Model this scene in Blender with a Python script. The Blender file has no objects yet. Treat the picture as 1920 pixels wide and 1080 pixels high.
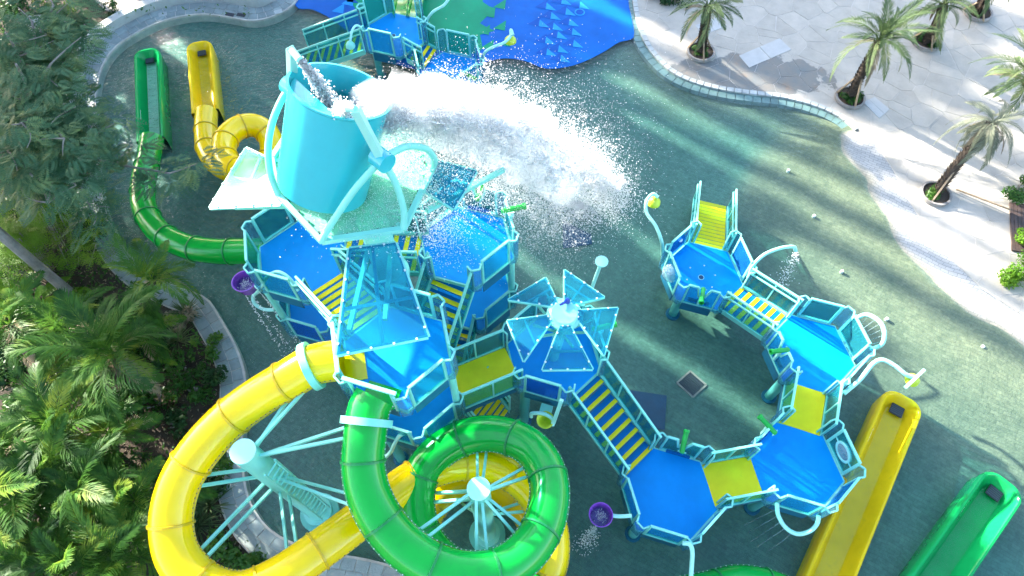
import bpy, math, random
import numpy as np
from mathutils import Vector, Matrix

random.seed(7); rng = np.random.default_rng(7)
SC = bpy.context.scene
COL = SC.collection
R = math.radians

# ------------------------------------------------------------------ camera
CAM_H, PITCH, FPX = 18.0, R(61.0), 1280.0
cam_d = bpy.data.cameras.new('camera'); cam = bpy.data.objects.new('camera', cam_d); COL.objects.link(cam)
cam_d.sensor_width = 36.0; cam_d.lens = 24.0; cam_d.clip_start = 0.5; cam_d.clip_end = 900
cam.location = (0, 0, CAM_H); cam.rotation_euler = (math.pi/2 - PITCH, 0, 0)
SC.camera = cam

# ------------------------------------------------------------------ sky and sun
SUN_EL = R(24.0)
SUN_AZ = R(142.0)                      # direction the light comes FROM, in the xy plane
sx, sy = math.cos(SUN_AZ), math.sin(SUN_AZ)
world = bpy.data.worlds.new('World'); SC.world = world; world.use_nodes = True
wn = world.node_tree.nodes; wl = world.node_tree.links
for n in list(wn): wn.remove(n)
wo = wn.new('ShaderNodeOutputWorld'); wb = wn.new('ShaderNodeBackground'); ws = wn.new('ShaderNodeTexSky')
ws.sky_type = 'NISHITA'; ws.sun_disc = False; ws.sun_elevation = SUN_EL
ws.sun_rotation = math.atan2(sx, sy)
ws.altitude = 0; ws.air_density = 1.0; ws.dust_density = 1.5; ws.ozone_density = 1.0
wb.inputs['Strength'].default_value = 0.15
wl.new(ws.outputs[0], wb.inputs[0]); wl.new(wb.outputs[0], wo.inputs[0])
sun_d = bpy.data.lights.new('sun', 'SUN'); sun = bpy.data.objects.new('sun', sun_d); COL.objects.link(sun)
sun_d.energy = 5.0; sun_d.angle = R(0.9); sun_d.color = (1.0, 0.93, 0.82)
sun.location = (-40, 40, 40)
sun.rotation_euler = Vector((sx*math.cos(SUN_EL), sy*math.cos(SUN_EL), math.sin(SUN_EL))).to_track_quat('Z', 'Y').to_euler()
vs = SC.view_settings
vs.view_transform = 'Standard'; vs.look = 'None'; vs.exposure = 2.35; vs.gamma = 1.0; vs.use_curve_mapping = False
SC.cycles.max_bounces = 11; SC.cycles.transparent_max_bounces = 10
SC.cycles.diffuse_bounces = 7; SC.cycles.glossy_bounces = 2; SC.cycles.transmission_bounces = 2
SC.cycles.sample_clamp_indirect = 12.0; SC.cycles.volume_bounces = 10
SC.cycles.caustics_reflective = False; SC.cycles.caustics_refractive = False
SC.cycles.use_denoising = True
SC.cycles.use_adaptive_sampling = True; SC.cycles.adaptive_threshold = 0.03

# ------------------------------------------------------------------ survey helper: photo point + real height -> world point
_F = np.array([0, math.cos(PITCH), -math.sin(PITCH)]); _U = np.array([0, math.sin(PITCH), math.cos(PITCH)])
def at(px, py, z=0.0):
    d = _F + np.array([1., 0, 0])*(px-960)/FPX - _U*(py-540)/FPX
    p = np.array([0, 0, CAM_H]) + d*((z-CAM_H)/d[2])
    return Vector(p)

# ------------------------------------------------------------------ materials
MATS = {}
def _nt(name):
    m = bpy.data.materials.new(name); m.use_nodes = True
    nt = m.node_tree
    for n in list(nt.nodes): nt.nodes.remove(n)
    out = nt.nodes.new('ShaderNodeOutputMaterial')
    MATS[name] = m
    return m, nt, out
def _ramp(nt, stops):
    r = nt.nodes.new('ShaderNodeValToRGB')
    while len(r.color_ramp.elements) > 1: r.color_ramp.elements.remove(r.color_ramp.elements[-1])
    r.color_ramp.elements[0].position = stops[0][0]; r.color_ramp.elements[0].color = (*stops[0][1], 1)
    for p, c in stops[1:]:
        e = r.color_ramp.elements.new(p); e.color = (*c, 1)
    return r
def _noise(nt, scale, detail=4, rough=.6, coord='Object', vec=None):
    n = nt.nodes.new('ShaderNodeTexNoise'); n.inputs['Scale'].default_value = scale
    n.inputs['Detail'].default_value = detail; n.inputs['Roughness'].default_value = rough
    if vec is None:
        if coord == 'World':
            g = nt.nodes.new('ShaderNodeNewGeometry'); nt.links.new(g.outputs['Position'], n.inputs['Vector'])
        else:
            tc = nt.nodes.new('ShaderNodeTexCoord'); nt.links.new(tc.outputs[coord], n.inputs['Vector'])
    else: nt.links.new(vec, n.inputs['Vector'])
    return n
def paint(name, col, rough=.35, var=.12, scale=3.0, bump=0.0, coat=0.0, spec=.5, rnd=0.0, dirt=None, sss=0):
    m, nt, out = _nt(name); L = nt.links.new
    b = nt.nodes.new('ShaderNodeBsdfPrincipled')
    n = _noise(nt, scale, 5, .65, 'World')
    lo = tuple(c*(1-var) for c in col); hi = tuple(min(1, c*(1+var)) for c in col)
    r = _ramp(nt, [(.3, lo), (.7, hi)]); L(n.outputs['Fac'], r.inputs[0])
    colsock = r.outputs[0]
    if rnd:
        oi = nt.nodes.new('ShaderNodeObjectInfo'); h = nt.nodes.new('ShaderNodeHueSaturation')
        mr = nt.nodes.new('ShaderNodeMapRange'); mr.inputs[3].default_value = 1-rnd; mr.inputs[4].default_value = 1+rnd
        L(oi.outputs['Random'], mr.inputs[0]); L(mr.outputs[0], h.inputs['Value']); L(colsock, h.inputs['Color']); colsock = h.outputs[0]
    if dirt:
        n2 = _noise(nt, dirt[1], 6, .7, 'World'); mx = nt.nodes.new('ShaderNodeMix'); mx.data_type = 'RGBA'
        rr = _ramp(nt, [(dirt[2], (0, 0, 0)), (dirt[2]+.15, (1, 1, 1))]); L(n2.outputs['Fac'], rr.inputs[0])
        mm = nt.nodes.new('ShaderNodeMath'); mm.operation = 'MULTIPLY'; mm.inputs[1].default_value = dirt[3]
        L(rr.outputs[0], mm.inputs[0]); L(mm.outputs[0], mx.inputs[0]); L(colsock, mx.inputs[6]); mx.inputs[7].default_value = (*dirt[0], 1); colsock = mx.outputs[2]
    L(colsock, b.inputs['Base Color'])
    rm = nt.nodes.new('ShaderNodeMapRange'); rm.inputs[3].default_value = max(.02, rough-.08); rm.inputs[4].default_value = min(1, rough+.1)
    L(n.outputs['Fac'], rm.inputs[0]); L(rm.outputs[0], b.inputs['Roughness'])
    b.inputs['Specular IOR Level'].default_value = spec
    if coat: b.inputs['Coat Weight'].default_value = coat; b.inputs['Coat Roughness'].default_value = .05
    if bump:
        bn = _noise(nt, scale*9, 4, .6, 'World'); bp = nt.nodes.new('ShaderNodeBump'); bp.inputs['Strength'].default_value = bump
        bp.inputs['Distance'].default_value = .02; L(bn.outputs['Fac'], bp.inputs['Height']); L(bp.outputs[0], b.inputs['Normal'])
    L(b.outputs[0], out.inputs[0])
    return m
def pane(name, tint, col, fac=.45, rough=.12, spots=0.0):
    m, nt, out = _nt(name); L = nt.links.new
    t = nt.nodes.new('ShaderNodeBsdfTransparent'); t.inputs[0].default_value = (*tint, 1)
    b = nt.nodes.new('ShaderNodeBsdfPrincipled'); b.inputs['Base Color'].default_value = (*col, 1); b.inputs['Roughness'].default_value = rough
    mx = nt.nodes.new('ShaderNodeMixShader')
    n = _noise(nt, 2.5, 6, .7, 'World'); mr = nt.nodes.new('ShaderNodeMapRange')
    mr.inputs[1].default_value = .3; mr.inputs[2].default_value = .75
    mr.inputs[3].default_value = fac*.8; mr.inputs[4].default_value = min(1, fac*1.25+spots)
    L(n.outputs['Fac'], mr.inputs[0]); L(mr.outputs[0], mx.inputs[0])
    L(t.outputs[0], mx.inputs[1]); L(b.outputs[0], mx.inputs[2]); L(mx.outputs[0], out.inputs[0])
    return m
def leafmat(name, a, b_, c=None, trans=.35, rough=.45, scale=1.2):
    m, nt, out = _nt(name); L = nt.links.new
    n = _noise(nt, scale, 5, .75, 'World'); oi = nt.nodes.new('ShaderNodeObjectInfo')
    stops = [(.28, a), (.55, b_)] + ([(.78, c)] if c else [])
    r = _ramp(nt, stops)
    ad = nt.nodes.new('ShaderNodeMath'); ad.operation = 'MULTIPLY_ADD'; ad.inputs[1].default_value = .22
    L(oi.outputs['Random'], ad.inputs[0]); L(n.outputs['Fac'], ad.inputs[2])
    sb = nt.nodes.new('ShaderNodeMath'); sb.operation = 'SUBTRACT'; sb.inputs[1].default_value = .11
    L(ad.outputs[0], sb.inputs[0]); L(sb.outputs[0], r.inputs[0])
    p = nt.nodes.new('ShaderNodeBsdfPrincipled'); p.inputs['Roughness'].default_value = rough; p.inputs['Specular IOR Level'].default_value = .22
    L(r.outputs[0], p.inputs['Base Color'])
    t = nt.nodes.new('ShaderNodeBsdfTranslucent'); hs = nt.nodes.new('ShaderNodeHueSaturation')
    hs.inputs['Value'].default_value = 1.6; hs.inputs['Hue'].default_value = .485; L(r.outputs[0], hs.inputs['Color']); L(hs.outputs[0], t.inputs[0])
    mx = nt.nodes.new('ShaderNodeMixShader'); mx.inputs[0].default_value = trans
    L(p.outputs[0], mx.inputs[1]); L(t.outputs[0], mx.inputs[2]); L(mx.outputs[0], out.inputs[0])
    return m

paint('mint', (.22, .66, .56), .3, .06, 2.0, dirt=((.26, .50, .42), 3.0, .62, .5))
paint('pale_mint', (.33, .72, .64), .3, .05)
paint('deck_blue', (.001, .285, .73), .42, .10, 1.3, bump=.12, dirt=((.003, .21, .58), 1.6, .60, .5), spec=.15)
paint('step_blue', (.002, .18, .46), .55, .12, 2.0, spec=.15)
paint('deck_yellow', (.97, .73, .02), .5, .08, 2.5, bump=.1, dirt=((.40, .36, .05), 5, .62, .5), spec=.15)
paint('skirt', (.015, .13, .22), .35, .2, 3.0, spec=.15)
paint('slide_yellow', (.88, .60, .0), .16, .06, 1.0, coat=.12, dirt=((.74, .47, .01), 1.1, .56, .55))
paint('slide_green', (.001, .36, .035), .16, .07, 1.0, coat=.12, dirt=((.004, .27, .04), 1.1, .56, .55))
paint('runout_yellow', (.74, .51, .01), .22, .10, 2.0, coat=.2, dirt=((.36, .29, .03), 2.0, .58, .5), spec=.15)
paint('runout_green', (.006, .30, .075), .2, .10, 2.0, coat=.2, dirt=((.01, .17, .06), 2.0, .58, .4), spec=.15)
paint('flange_yellow', (.62, .40, .006), .3, .15, 6)
paint('flange_green', (.01, .22, .055), .35, .15, 6)
paint('bucket_cyan', (.03, .44, .49), .2, .06, 1.2, coat=.3, dirt=((.10, .52, .55), 1.5, .58, .45))
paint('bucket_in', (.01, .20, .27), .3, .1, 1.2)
paint('purple', (.22, .06, .42), .25, .1, 4)
paint('lime', (.50, .62, .03), .3, .1, 4)
paint('cannon_green', (.01, .34, .045), .3, .1, 5)
paint('chute_reflection', (.26, .56, .38), .3, .15, 2.0)  # pale reflections on the wet chute floor put into its colour
paint('column_teal', (.07, .36, .34), .35, .12, 3.0)
paint('nozzle_blue', (.01, .04, .30), .3)
paint('grate', (.03, .035, .045), .5, .2, 5)
paint('navy', (.003, .055, .12), .5, .2, 3)
paint('cover_stone', (.45, .45, .43), .6, .08, 3, bump=.2)
paint('white', (.75, .76, .74), .4, .05, 4)
paint('bolt', (.60, .66, .66), .3, .05, 4)
paint('bolt_dark', (.05, .08, .09), .4, .1, 4)
paint('flag', (.42, .385, .325), .75, .13, 1.6, bump=.35, rnd=.06)
paint('coping', (.24, .29, .28), .6, .16, 3.0, bump=.3, rnd=.13, dirt=((.14, .2, .18), 4, .55, .5))
paint('coping_pale', (.40, .42, .40), .6, .12, 3.0, bump=.3, rnd=.08)
paint('mortar', (.50, .47, .42), .85, .2, 3.0, bump=.3)
paint('soil', (.05, .036, .024), .95, .45, 2.2, bump=.9)
paint('terrain', (.10, .085, .06), .95, .35, .7, bump=.6)
paint('path', (.42, .37, .32), .85, .15, 1.5, bump=.4)
paint('bark_palm', (.085, .062, .045), .9, .4, 6, bump=.9)
paint('bark_grey', (.24, .215, .19), .85, .35, 3.5, bump=.8)
paint('wood', (.30, .22, .14), .7, .3, 6, bump=.4)
paint('wood_dark', (.06, .04, .035), .6, .3, 6, bump=.4)
paint('stone', (.26, .24, .22), .85, .3, 3, bump=.7)
def _drop():
    m, nt, out = _nt('drop'); L = nt.links.new
    p = nt.nodes.new('ShaderNodeBsdfPrincipled'); p.inputs['Base Color'].default_value = (.97, .98, .99, 1); p.inputs['Roughness'].default_value = .2
    t = nt.nodes.new('ShaderNodeBsdfTranslucent'); t.inputs[0].default_value = (.95, .97, .98, 1); mx = nt.nodes.new('ShaderNodeMixShader'); mx.inputs[0].default_value = .85
    L(p.outputs[0], mx.inputs[1]); L(t.outputs[0], mx.inputs[2]); L(mx.outputs[0], out.inputs[0])
_drop()
def _sheet():
    m, nt, out = _nt('sheet'); L = nt.links.new
    p = nt.nodes.new('ShaderNodeBsdfDiffuse'); p.inputs[0].default_value = (.97, .98, .99, 1)
    t = nt.nodes.new('ShaderNodeBsdfTranslucent'); t.inputs[0].default_value = (.97, .98, .99, 1); mx = nt.nodes.new('ShaderNodeMixShader'); mx.inputs[0].default_value = .8
    tr = nt.nodes.new('ShaderNodeBsdfTransparent'); m2 = nt.nodes.new('ShaderNodeMixShader'); m2.inputs[0].default_value = .5
    L(p.outputs[0], mx.inputs[1]); L(t.outputs[0], mx.inputs[2]); L(tr.outputs[0], m2.inputs[1]); L(mx.outputs[0], m2.inputs[2]); L(m2.outputs[0], out.inputs[0])
_sheet()
def _mist():
    m, nt, out = _nt('mist'); v = nt.nodes.new('ShaderNodeVolumePrincipled'); v.inputs['Color'].default_value = (.97, .985, 1, 1); v.inputs['Density'].default_value = 1.25; v.inputs['Anisotropy'].default_value = .25
    nt.links.new(v.outputs[0], out.inputs['Volume'])
_mist()
leafmat('leaf_palm', (.012, .055, .010), (.06, .165, .02), (.28, .34, .04), .38, .5)  # dark gaps and warm highlights of the planting put into the leaf ramp
leafmat('leaf_palm_dry', (.18, .15, .10), (.30, .25, .17), (.38, .33, .22), .25, .6)
leafmat('leaf_date', (.045, .085, .035), (.10, .15, .06), (.24, .25, .12), .25, .55)
leafmat('leaf_tree', (.020, .07, .035), (.075, .17, .085), (.25, .32, .11), .3, .5, 1.4)
leafmat('leaf_shrub', (.018, .07, .014), (.055, .15, .022), (.15, .24, .03), .35, .4, 1.6)
leafmat('leaf_bright', (.05, .15, .012), (.13, .27, .02), (.30, .40, .05), .4, .45, 1.2)
leafmat('leaf_grey', (.10, .12, .08), (.18, .20, .14), (.33, .31, .22), .25, .6)
leafmat('leaf_dark', (.010, .04, .012), (.025, .075, .02), (.05, .12, .03), .3, .45, 1.0)
pane('pane_teal', (.46, .82, .83), (.03, .30, .34), .25, .12)
pane('pane_blue', (.18, .52, .90), (.012, .17, .42), .45, .12)
pane('pane_corner', (.62, .84, .93), (.16, .38, .46), .24, .2)
pane('pane_roof', (.34, .74, .88), (.03, .32, .42), .24, .10, .0)
pane('pane_tray', (.60, .95, .76), (.34, .74, .56), .42, .25, .2)
pane('pane_pale', (.45, .85, .78), (.08, .30, .26), .20, .2, .04)
pane('glass_clear', (.75, .88, .92), (.5, .62, .66), .35, .05)

def _pool_floor():
    m, nt, out = _nt('pool_tiles'); L = nt.links.new
    g = nt.nodes.new('ShaderNodeNewGeometry'); mp = nt.nodes.new('ShaderNodeMapping'); mp.inputs['Rotation'].default_value = (0, 0, R(33))
    L(g.outputs['Position'], mp.inputs[0])
    n0 = _noise(nt, .35, 2, .5, vec=g.outputs['Position']); ad = nt.nodes.new('ShaderNodeVectorMath'); ad.operation = 'MULTIPLY_ADD'
    ad.inputs[1].default_value = (.9, .9, 0); L(n0.outputs['Color'], ad.inputs[0]); L(mp.outputs[0], ad.inputs[2])
    bk = nt.nodes.new('ShaderNodeTexBrick'); L(ad.outputs[0], bk.inputs['Vector'])
    bk.inputs['Scale'].default_value = 1.0; bk.inputs['Brick Width'].default_value = .23; bk.inputs['Row Height'].default_value = .10
    bk.inputs['Mortar Size'].default_value = .006; bk.inputs['Mortar Smooth'].default_value = .3; bk.inputs['Bias'].default_value = -.1
    bk.inputs['Color1'].default_value = (.24, .28, .235, 1); bk.inputs['Color2'].default_value = (.31, .34, .285, 1); bk.inputs['Mortar'].default_value = (.20, .235, .20, 1)
    n = _noise(nt, .55, 6, .7, vec=g.outputs['Position']); r = _ramp(nt, [(.3, (.62, .70, .68)), (.7, (1.12, 1.08, 1.0))]); L(n.outputs['Fac'], r.inputs[0])
    n3 = _noise(nt, 7, 4, .7, vec=g.outputs['Position']); r3 = _ramp(nt, [(.3, (.74, .76, .76)), (.7, (1.16, 1.16, 1.14))]); L(n3.outputs['Fac'], r3.inputs[0])
    mx = nt.nodes.new('ShaderNodeMix'); mx.data_type = 'RGBA'; mx.blend_type = 'MULTIPLY'; mx.inputs[0].default_value = 1
    L(bk.outputs['Color'], mx.inputs[6]); L(r.outputs[0], mx.inputs[7])
    mx2 = nt.nodes.new('ShaderNodeMix'); mx2.data_type = 'RGBA'; mx2.blend_type = 'MULTIPLY'; mx2.inputs[0].default_value = 1
    L(mx.outputs[2], mx2.inputs[6]); L(r3.outputs[0], mx2.inputs[7])
    # dry pale bricks above the waterline (the bricks themselves bleach where they stay dry)
    sp = nt.nodes.new('ShaderNodeSeparateXYZ'); L(g.outputs['Position'], sp.inputs[0])
    mr = nt.nodes.new('ShaderNodeMapRange'); mr.inputs[1].default_value = -.004; mr.inputs[2].default_value = .012; L(sp.outputs[2], mr.inputs[0])
    bk2 = nt.nodes.new('ShaderNodeTexBrick'); L(ad.outputs[0], bk2.inputs['Vector'])
    for k, v in (('Scale', 1.), ('Brick Width', .23), ('Row Height', .10), ('Mortar Size', .006)): bk2.inputs[k].default_value = v
    bk2.inputs['Color1'].default_value = (.34, .34, .32, 1); bk2.inputs['Color2'].default_value = (.43, .42, .39, 1); bk2.inputs['Mortar'].default_value = (.20, .205, .20, 1)
    # the water's light absorption by depth put into brick colour: teal-grey deep, sandier upslope
    dz = nt.nodes.new('ShaderNodeMapRange'); dz.inputs[1].default_value = -.26; dz.inputs[2].default_value = -.02; L(sp.outputs[2], dz.inputs[0])
    dr = _ramp(nt, [(.0, (.34, .66, .65)), (.35, (.64, .66, .58)), (1.0, (1.12, .86, .66))]); L(dz.outputs[0], dr.inputs[0])
    mxd = nt.nodes.new('ShaderNodeMix'); mxd.data_type = 'RGBA'; mxd.blend_type = 'MULTIPLY'; mxd.inputs[0].default_value = 1; L(mx2.outputs[2], mxd.inputs[6]); L(dr.outputs[0], mxd.inputs[7])
    mx3 = nt.nodes.new('ShaderNodeMix'); mx3.data_type = 'RGBA'; L(mr.outputs[0], mx3.inputs[0]); L(mxd.outputs[2], mx3.inputs[6]); L(bk2.outputs['Color'], mx3.inputs[7])
    b = nt.nodes.new('ShaderNodeBsdfPrincipled'); b.inputs['Roughness'].default_value = .7; L(mx3.outputs[2], b.inputs['Base Color'])
    bp = nt.nodes.new('ShaderNodeBump'); bp.inputs['Strength'].default_value = .4; bp.inputs['Distance'].default_value = .01
    L(bk.outputs['Fac'], bp.inputs['Height']); bp.invert = True
    nr = _noise(nt, 5.5, 3, .5, vec=g.outputs['Position']); nr.inputs['Distortion'].default_value = 2.2
    b2 = nt.nodes.new('ShaderNodeBump'); b2.inputs['Strength'].default_value = .28; b2.inputs['Distance'].default_value = .05
    L(nr.outputs['Fac'], b2.inputs['Height']); L(bp.outputs[0], b2.inputs['Normal']); L(b2.outputs[0], b.inputs['Normal'])
    L(b.outputs[0], out.inputs[0])
def _water(name='water', tint=(.78, .92, .90)):
    m, nt, out = _nt(name); L = nt.links.new
    g = nt.nodes.new('ShaderNodeNewGeometry')
    mp = nt.nodes.new('ShaderNodeMapping'); mp.inputs['Rotation'].default_value = (0, 0, R(25)); mp.inputs['Scale'].default_value = (1, 1.7, 1); L(g.outputs['Position'], mp.inputs[0])
    n1 = _noise(nt, 3.2, 3, .55, vec=mp.outputs[0]); n1.inputs['Distortion'].default_value = 1.2
    n2 = _noise(nt, 11, 2, .5, vec=g.outputs['Position'])
    # choppier by the slide runouts on the far left, calmer elsewhere
    d = nt.nodes.new('ShaderNodeVectorMath'); d.operation = 'DISTANCE'; L(g.outputs['Position'], d.inputs[0]); d.inputs[1].default_value = (-9.5, 15, 0)
    mr = nt.nodes.new('ShaderNodeMapRange'); mr.inputs[1].default_value = 3; mr.inputs[2].default_value = 10; mr.inputs[3].default_value = .8; mr.inputs[4].default_value = .30; L(d.outputs['Value'], mr.inputs[0])
    sm = nt.nodes.new('ShaderNodeMath'); sm.operation = 'MULTIPLY_ADD'; sm.inputs[1].default_value = .3; L(n2.outputs['Fac'], sm.inputs[0]); L(n1.outputs['Fac'], sm.inputs[2])
    bp = nt.nodes.new('ShaderNodeBump'); bp.inputs['Distance'].default_value = .16; L(mr.outputs[0], bp.inputs['Strength']); L(sm.outputs[0], bp.inputs['Height'])
    fr = nt.nodes.new('ShaderNodeLayerWeight'); fr.inputs['Blend'].default_value = .5; L(bp.outputs[0], fr.inputs['Normal'])   # symmetric: same seen from above or below
    pw = nt.nodes.new('ShaderNodeMath'); pw.operation = 'POWER'; pw.inputs[1].default_value = 4.0; L(fr.outputs['Facing'], pw.inputs[0])
    ml = nt.nodes.new('ShaderNodeMath'); ml.operation = 'MULTIPLY_ADD'; ml.inputs[1].default_value = .9; ml.inputs[2].default_value = .026; ml.use_clamp = True; L(pw.outputs[0], ml.inputs[0])
    t = nt.nodes.new('ShaderNodeBsdfTransparent'); t.inputs[0].default_value = (*tint, 1)
    gl = nt.nodes.new('ShaderNodeBsdfGlossy'); gl.inputs['Roughness'].default_value = .04; L(bp.outputs[0], gl.inputs['Normal'])
    mx = nt.nodes.new('ShaderNodeMixShader'); L(ml.outputs[0], mx.inputs[0]); L(t.outputs[0], mx.inputs[1]); L(gl.outputs[0], mx.inputs[2]); L(mx.outputs[0], out.inputs[0])
def _wetflag():
    # flagstone with a wet, darker stain that has its own ragged outline beside the pool edge
    m = MATS['flag']; nt = m.node_tree; L = nt.links.new
    b = [n for n in nt.nodes if n.type == 'BSDF_PRINCIPLED'][0]
    src = b.inputs['Base Color'].links[0].from_socket
    g = nt.nodes.new('ShaderNodeNewGeometry')
    n = _noise(nt, 1.1, 5, .6, vec=g.outputs['Position'])
    a = at(1300, 118); c = at(1480, 172)
    mp = nt.nodes.new('ShaderNodeMapping'); mp.vector_type = 'POINT'
    mid = (a+c)/2; ang = math.atan2(c.y-a.y, c.x-a.x)
    tr = nt.nodes.new('ShaderNodeVectorMath'); tr.operation = 'SUBTRACT'; tr.inputs[1].default_value = (mid.x, mid.y, 0); L(g.outputs['Position'], tr.inputs[0])
    L(tr.outputs[0], mp.inputs[0]); mp.inputs['Rotation'].default_value = (0, 0, -ang); mp.inputs['Scale'].default_value = (1/3.4, 1/1.15, 0)
    ln = nt.nodes.new('ShaderNodeVectorMath'); ln.operation = 'LENGTH'; L(mp.outputs[0], ln.inputs[0])
    sb = nt.nodes.new('ShaderNodeMath'); sb.operation = 'MULTIPLY_ADD'; sb.inputs[1].default_value = 1.5; L(n.outputs['Fac'], sb.inputs[0]); L(ln.outputs['Value'], sb.inputs[2])
    mr = nt.nodes.new('ShaderNodeMapRange'); mr.inputs[1].default_value = 1.66; mr.inputs[2].default_value = 1.72; mr.inputs[3].default_value = 1; mr.inputs[4].default_value = 0; L(sb.outputs[0], mr.inputs[0])
    n2 = _noise(nt, 1.4, 4, .6, 'World'); rr = _ramp(nt, [(.35, (.17, .185, .18)), (.62, (.22, .20, .17)), (.75, (.30, .20, .13))]); L(n2.outputs['Fac'], rr.inputs[0])
    mx = nt.nodes.new('ShaderNodeMix'); mx.data_type = 'RGBA'; L(mr.outputs[0], mx.inputs[0]); L(src, mx.inputs[6]); L(rr.outputs[0], mx.inputs[7]); L(mx.outputs[2], b.inputs['Base Color'])
_pool_floor(); _water(); _water('clear_water', (.90, .97, .95)); _wetflag()
paint('pad_blue', (.001, .12, .46), .35, .14, .8, bump=.1, spec=.15)
paint('pad_light', (.02, .30, .74), .35, .1, .8, spec=.15)
paint('pad_dark', (.002, .09, .40), .35, .1, .8, spec=.15)
paint('pad_green', (.006, .30, .14), .35, .14, .8, spec=.15)

# ------------------------------------------------------------------ mesh builder
ORG = {}
def root_origin(o):
    while o.parent is not None: o = o.parent
    return ORG.get(o.name, Vector((0, 0, 0)))
def tag(o, label=None, cat=None, group=None, kind=None):
    if label: o['label'] = label
    if cat: o['category'] = cat
    if group: o['group'] = group
    if kind: o['kind'] = kind
    return o
def thing(name, base, label, cat, group=None):
    o = bpy.data.objects.new(name, None); COL.objects.link(o); o.location = base; o.empty_display_size = .2
    ORG[o.name] = Vector(base)
    return tag(o, label, cat, group)
def mesh_np(name, V, Fs, smooth=False):
    me = bpy.data.meshes.new(name)
    V = np.asarray(V, dtype=np.float32).reshape(-1, 3)
    if isinstance(Fs, np.ndarray):
        k = Fs.shape[1]; n = len(Fs)
        me.vertices.add(len(V)); me.vertices.foreach_set('co', V.ravel())
        me.loops.add(n*k); me.loops.foreach_set('vertex_index', Fs.ravel().astype(np.int32))
        me.polygons.add(n); me.polygons.foreach_set('loop_start', np.arange(0, n*k, k, dtype=np.int32))
        me.polygons.foreach_set('loop_total', np.full(n, k, dtype=np.int32))
        if smooth: me.polygons.foreach_set('use_smooth', np.ones(n, dtype=bool))
        me.update(calc_edges=True)
    else:
        me.from_pydata([tuple(v) for v in V.tolist()], [], Fs)
        if smooth: me.polygons.foreach_set('use_smooth', [True]*len(me.polygons))
        me.update()
    return me
def link(name, me, mat, parent=None, base=None):
    if mat and not me.materials: me.materials.append(MATS[mat])
    o = bpy.data.objects.new(name, me); COL.objects.link(o)
    if parent is not None: o.parent = parent
    elif base is not None: o.location = base; ORG[o.name] = Vector(base)
    return o
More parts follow.
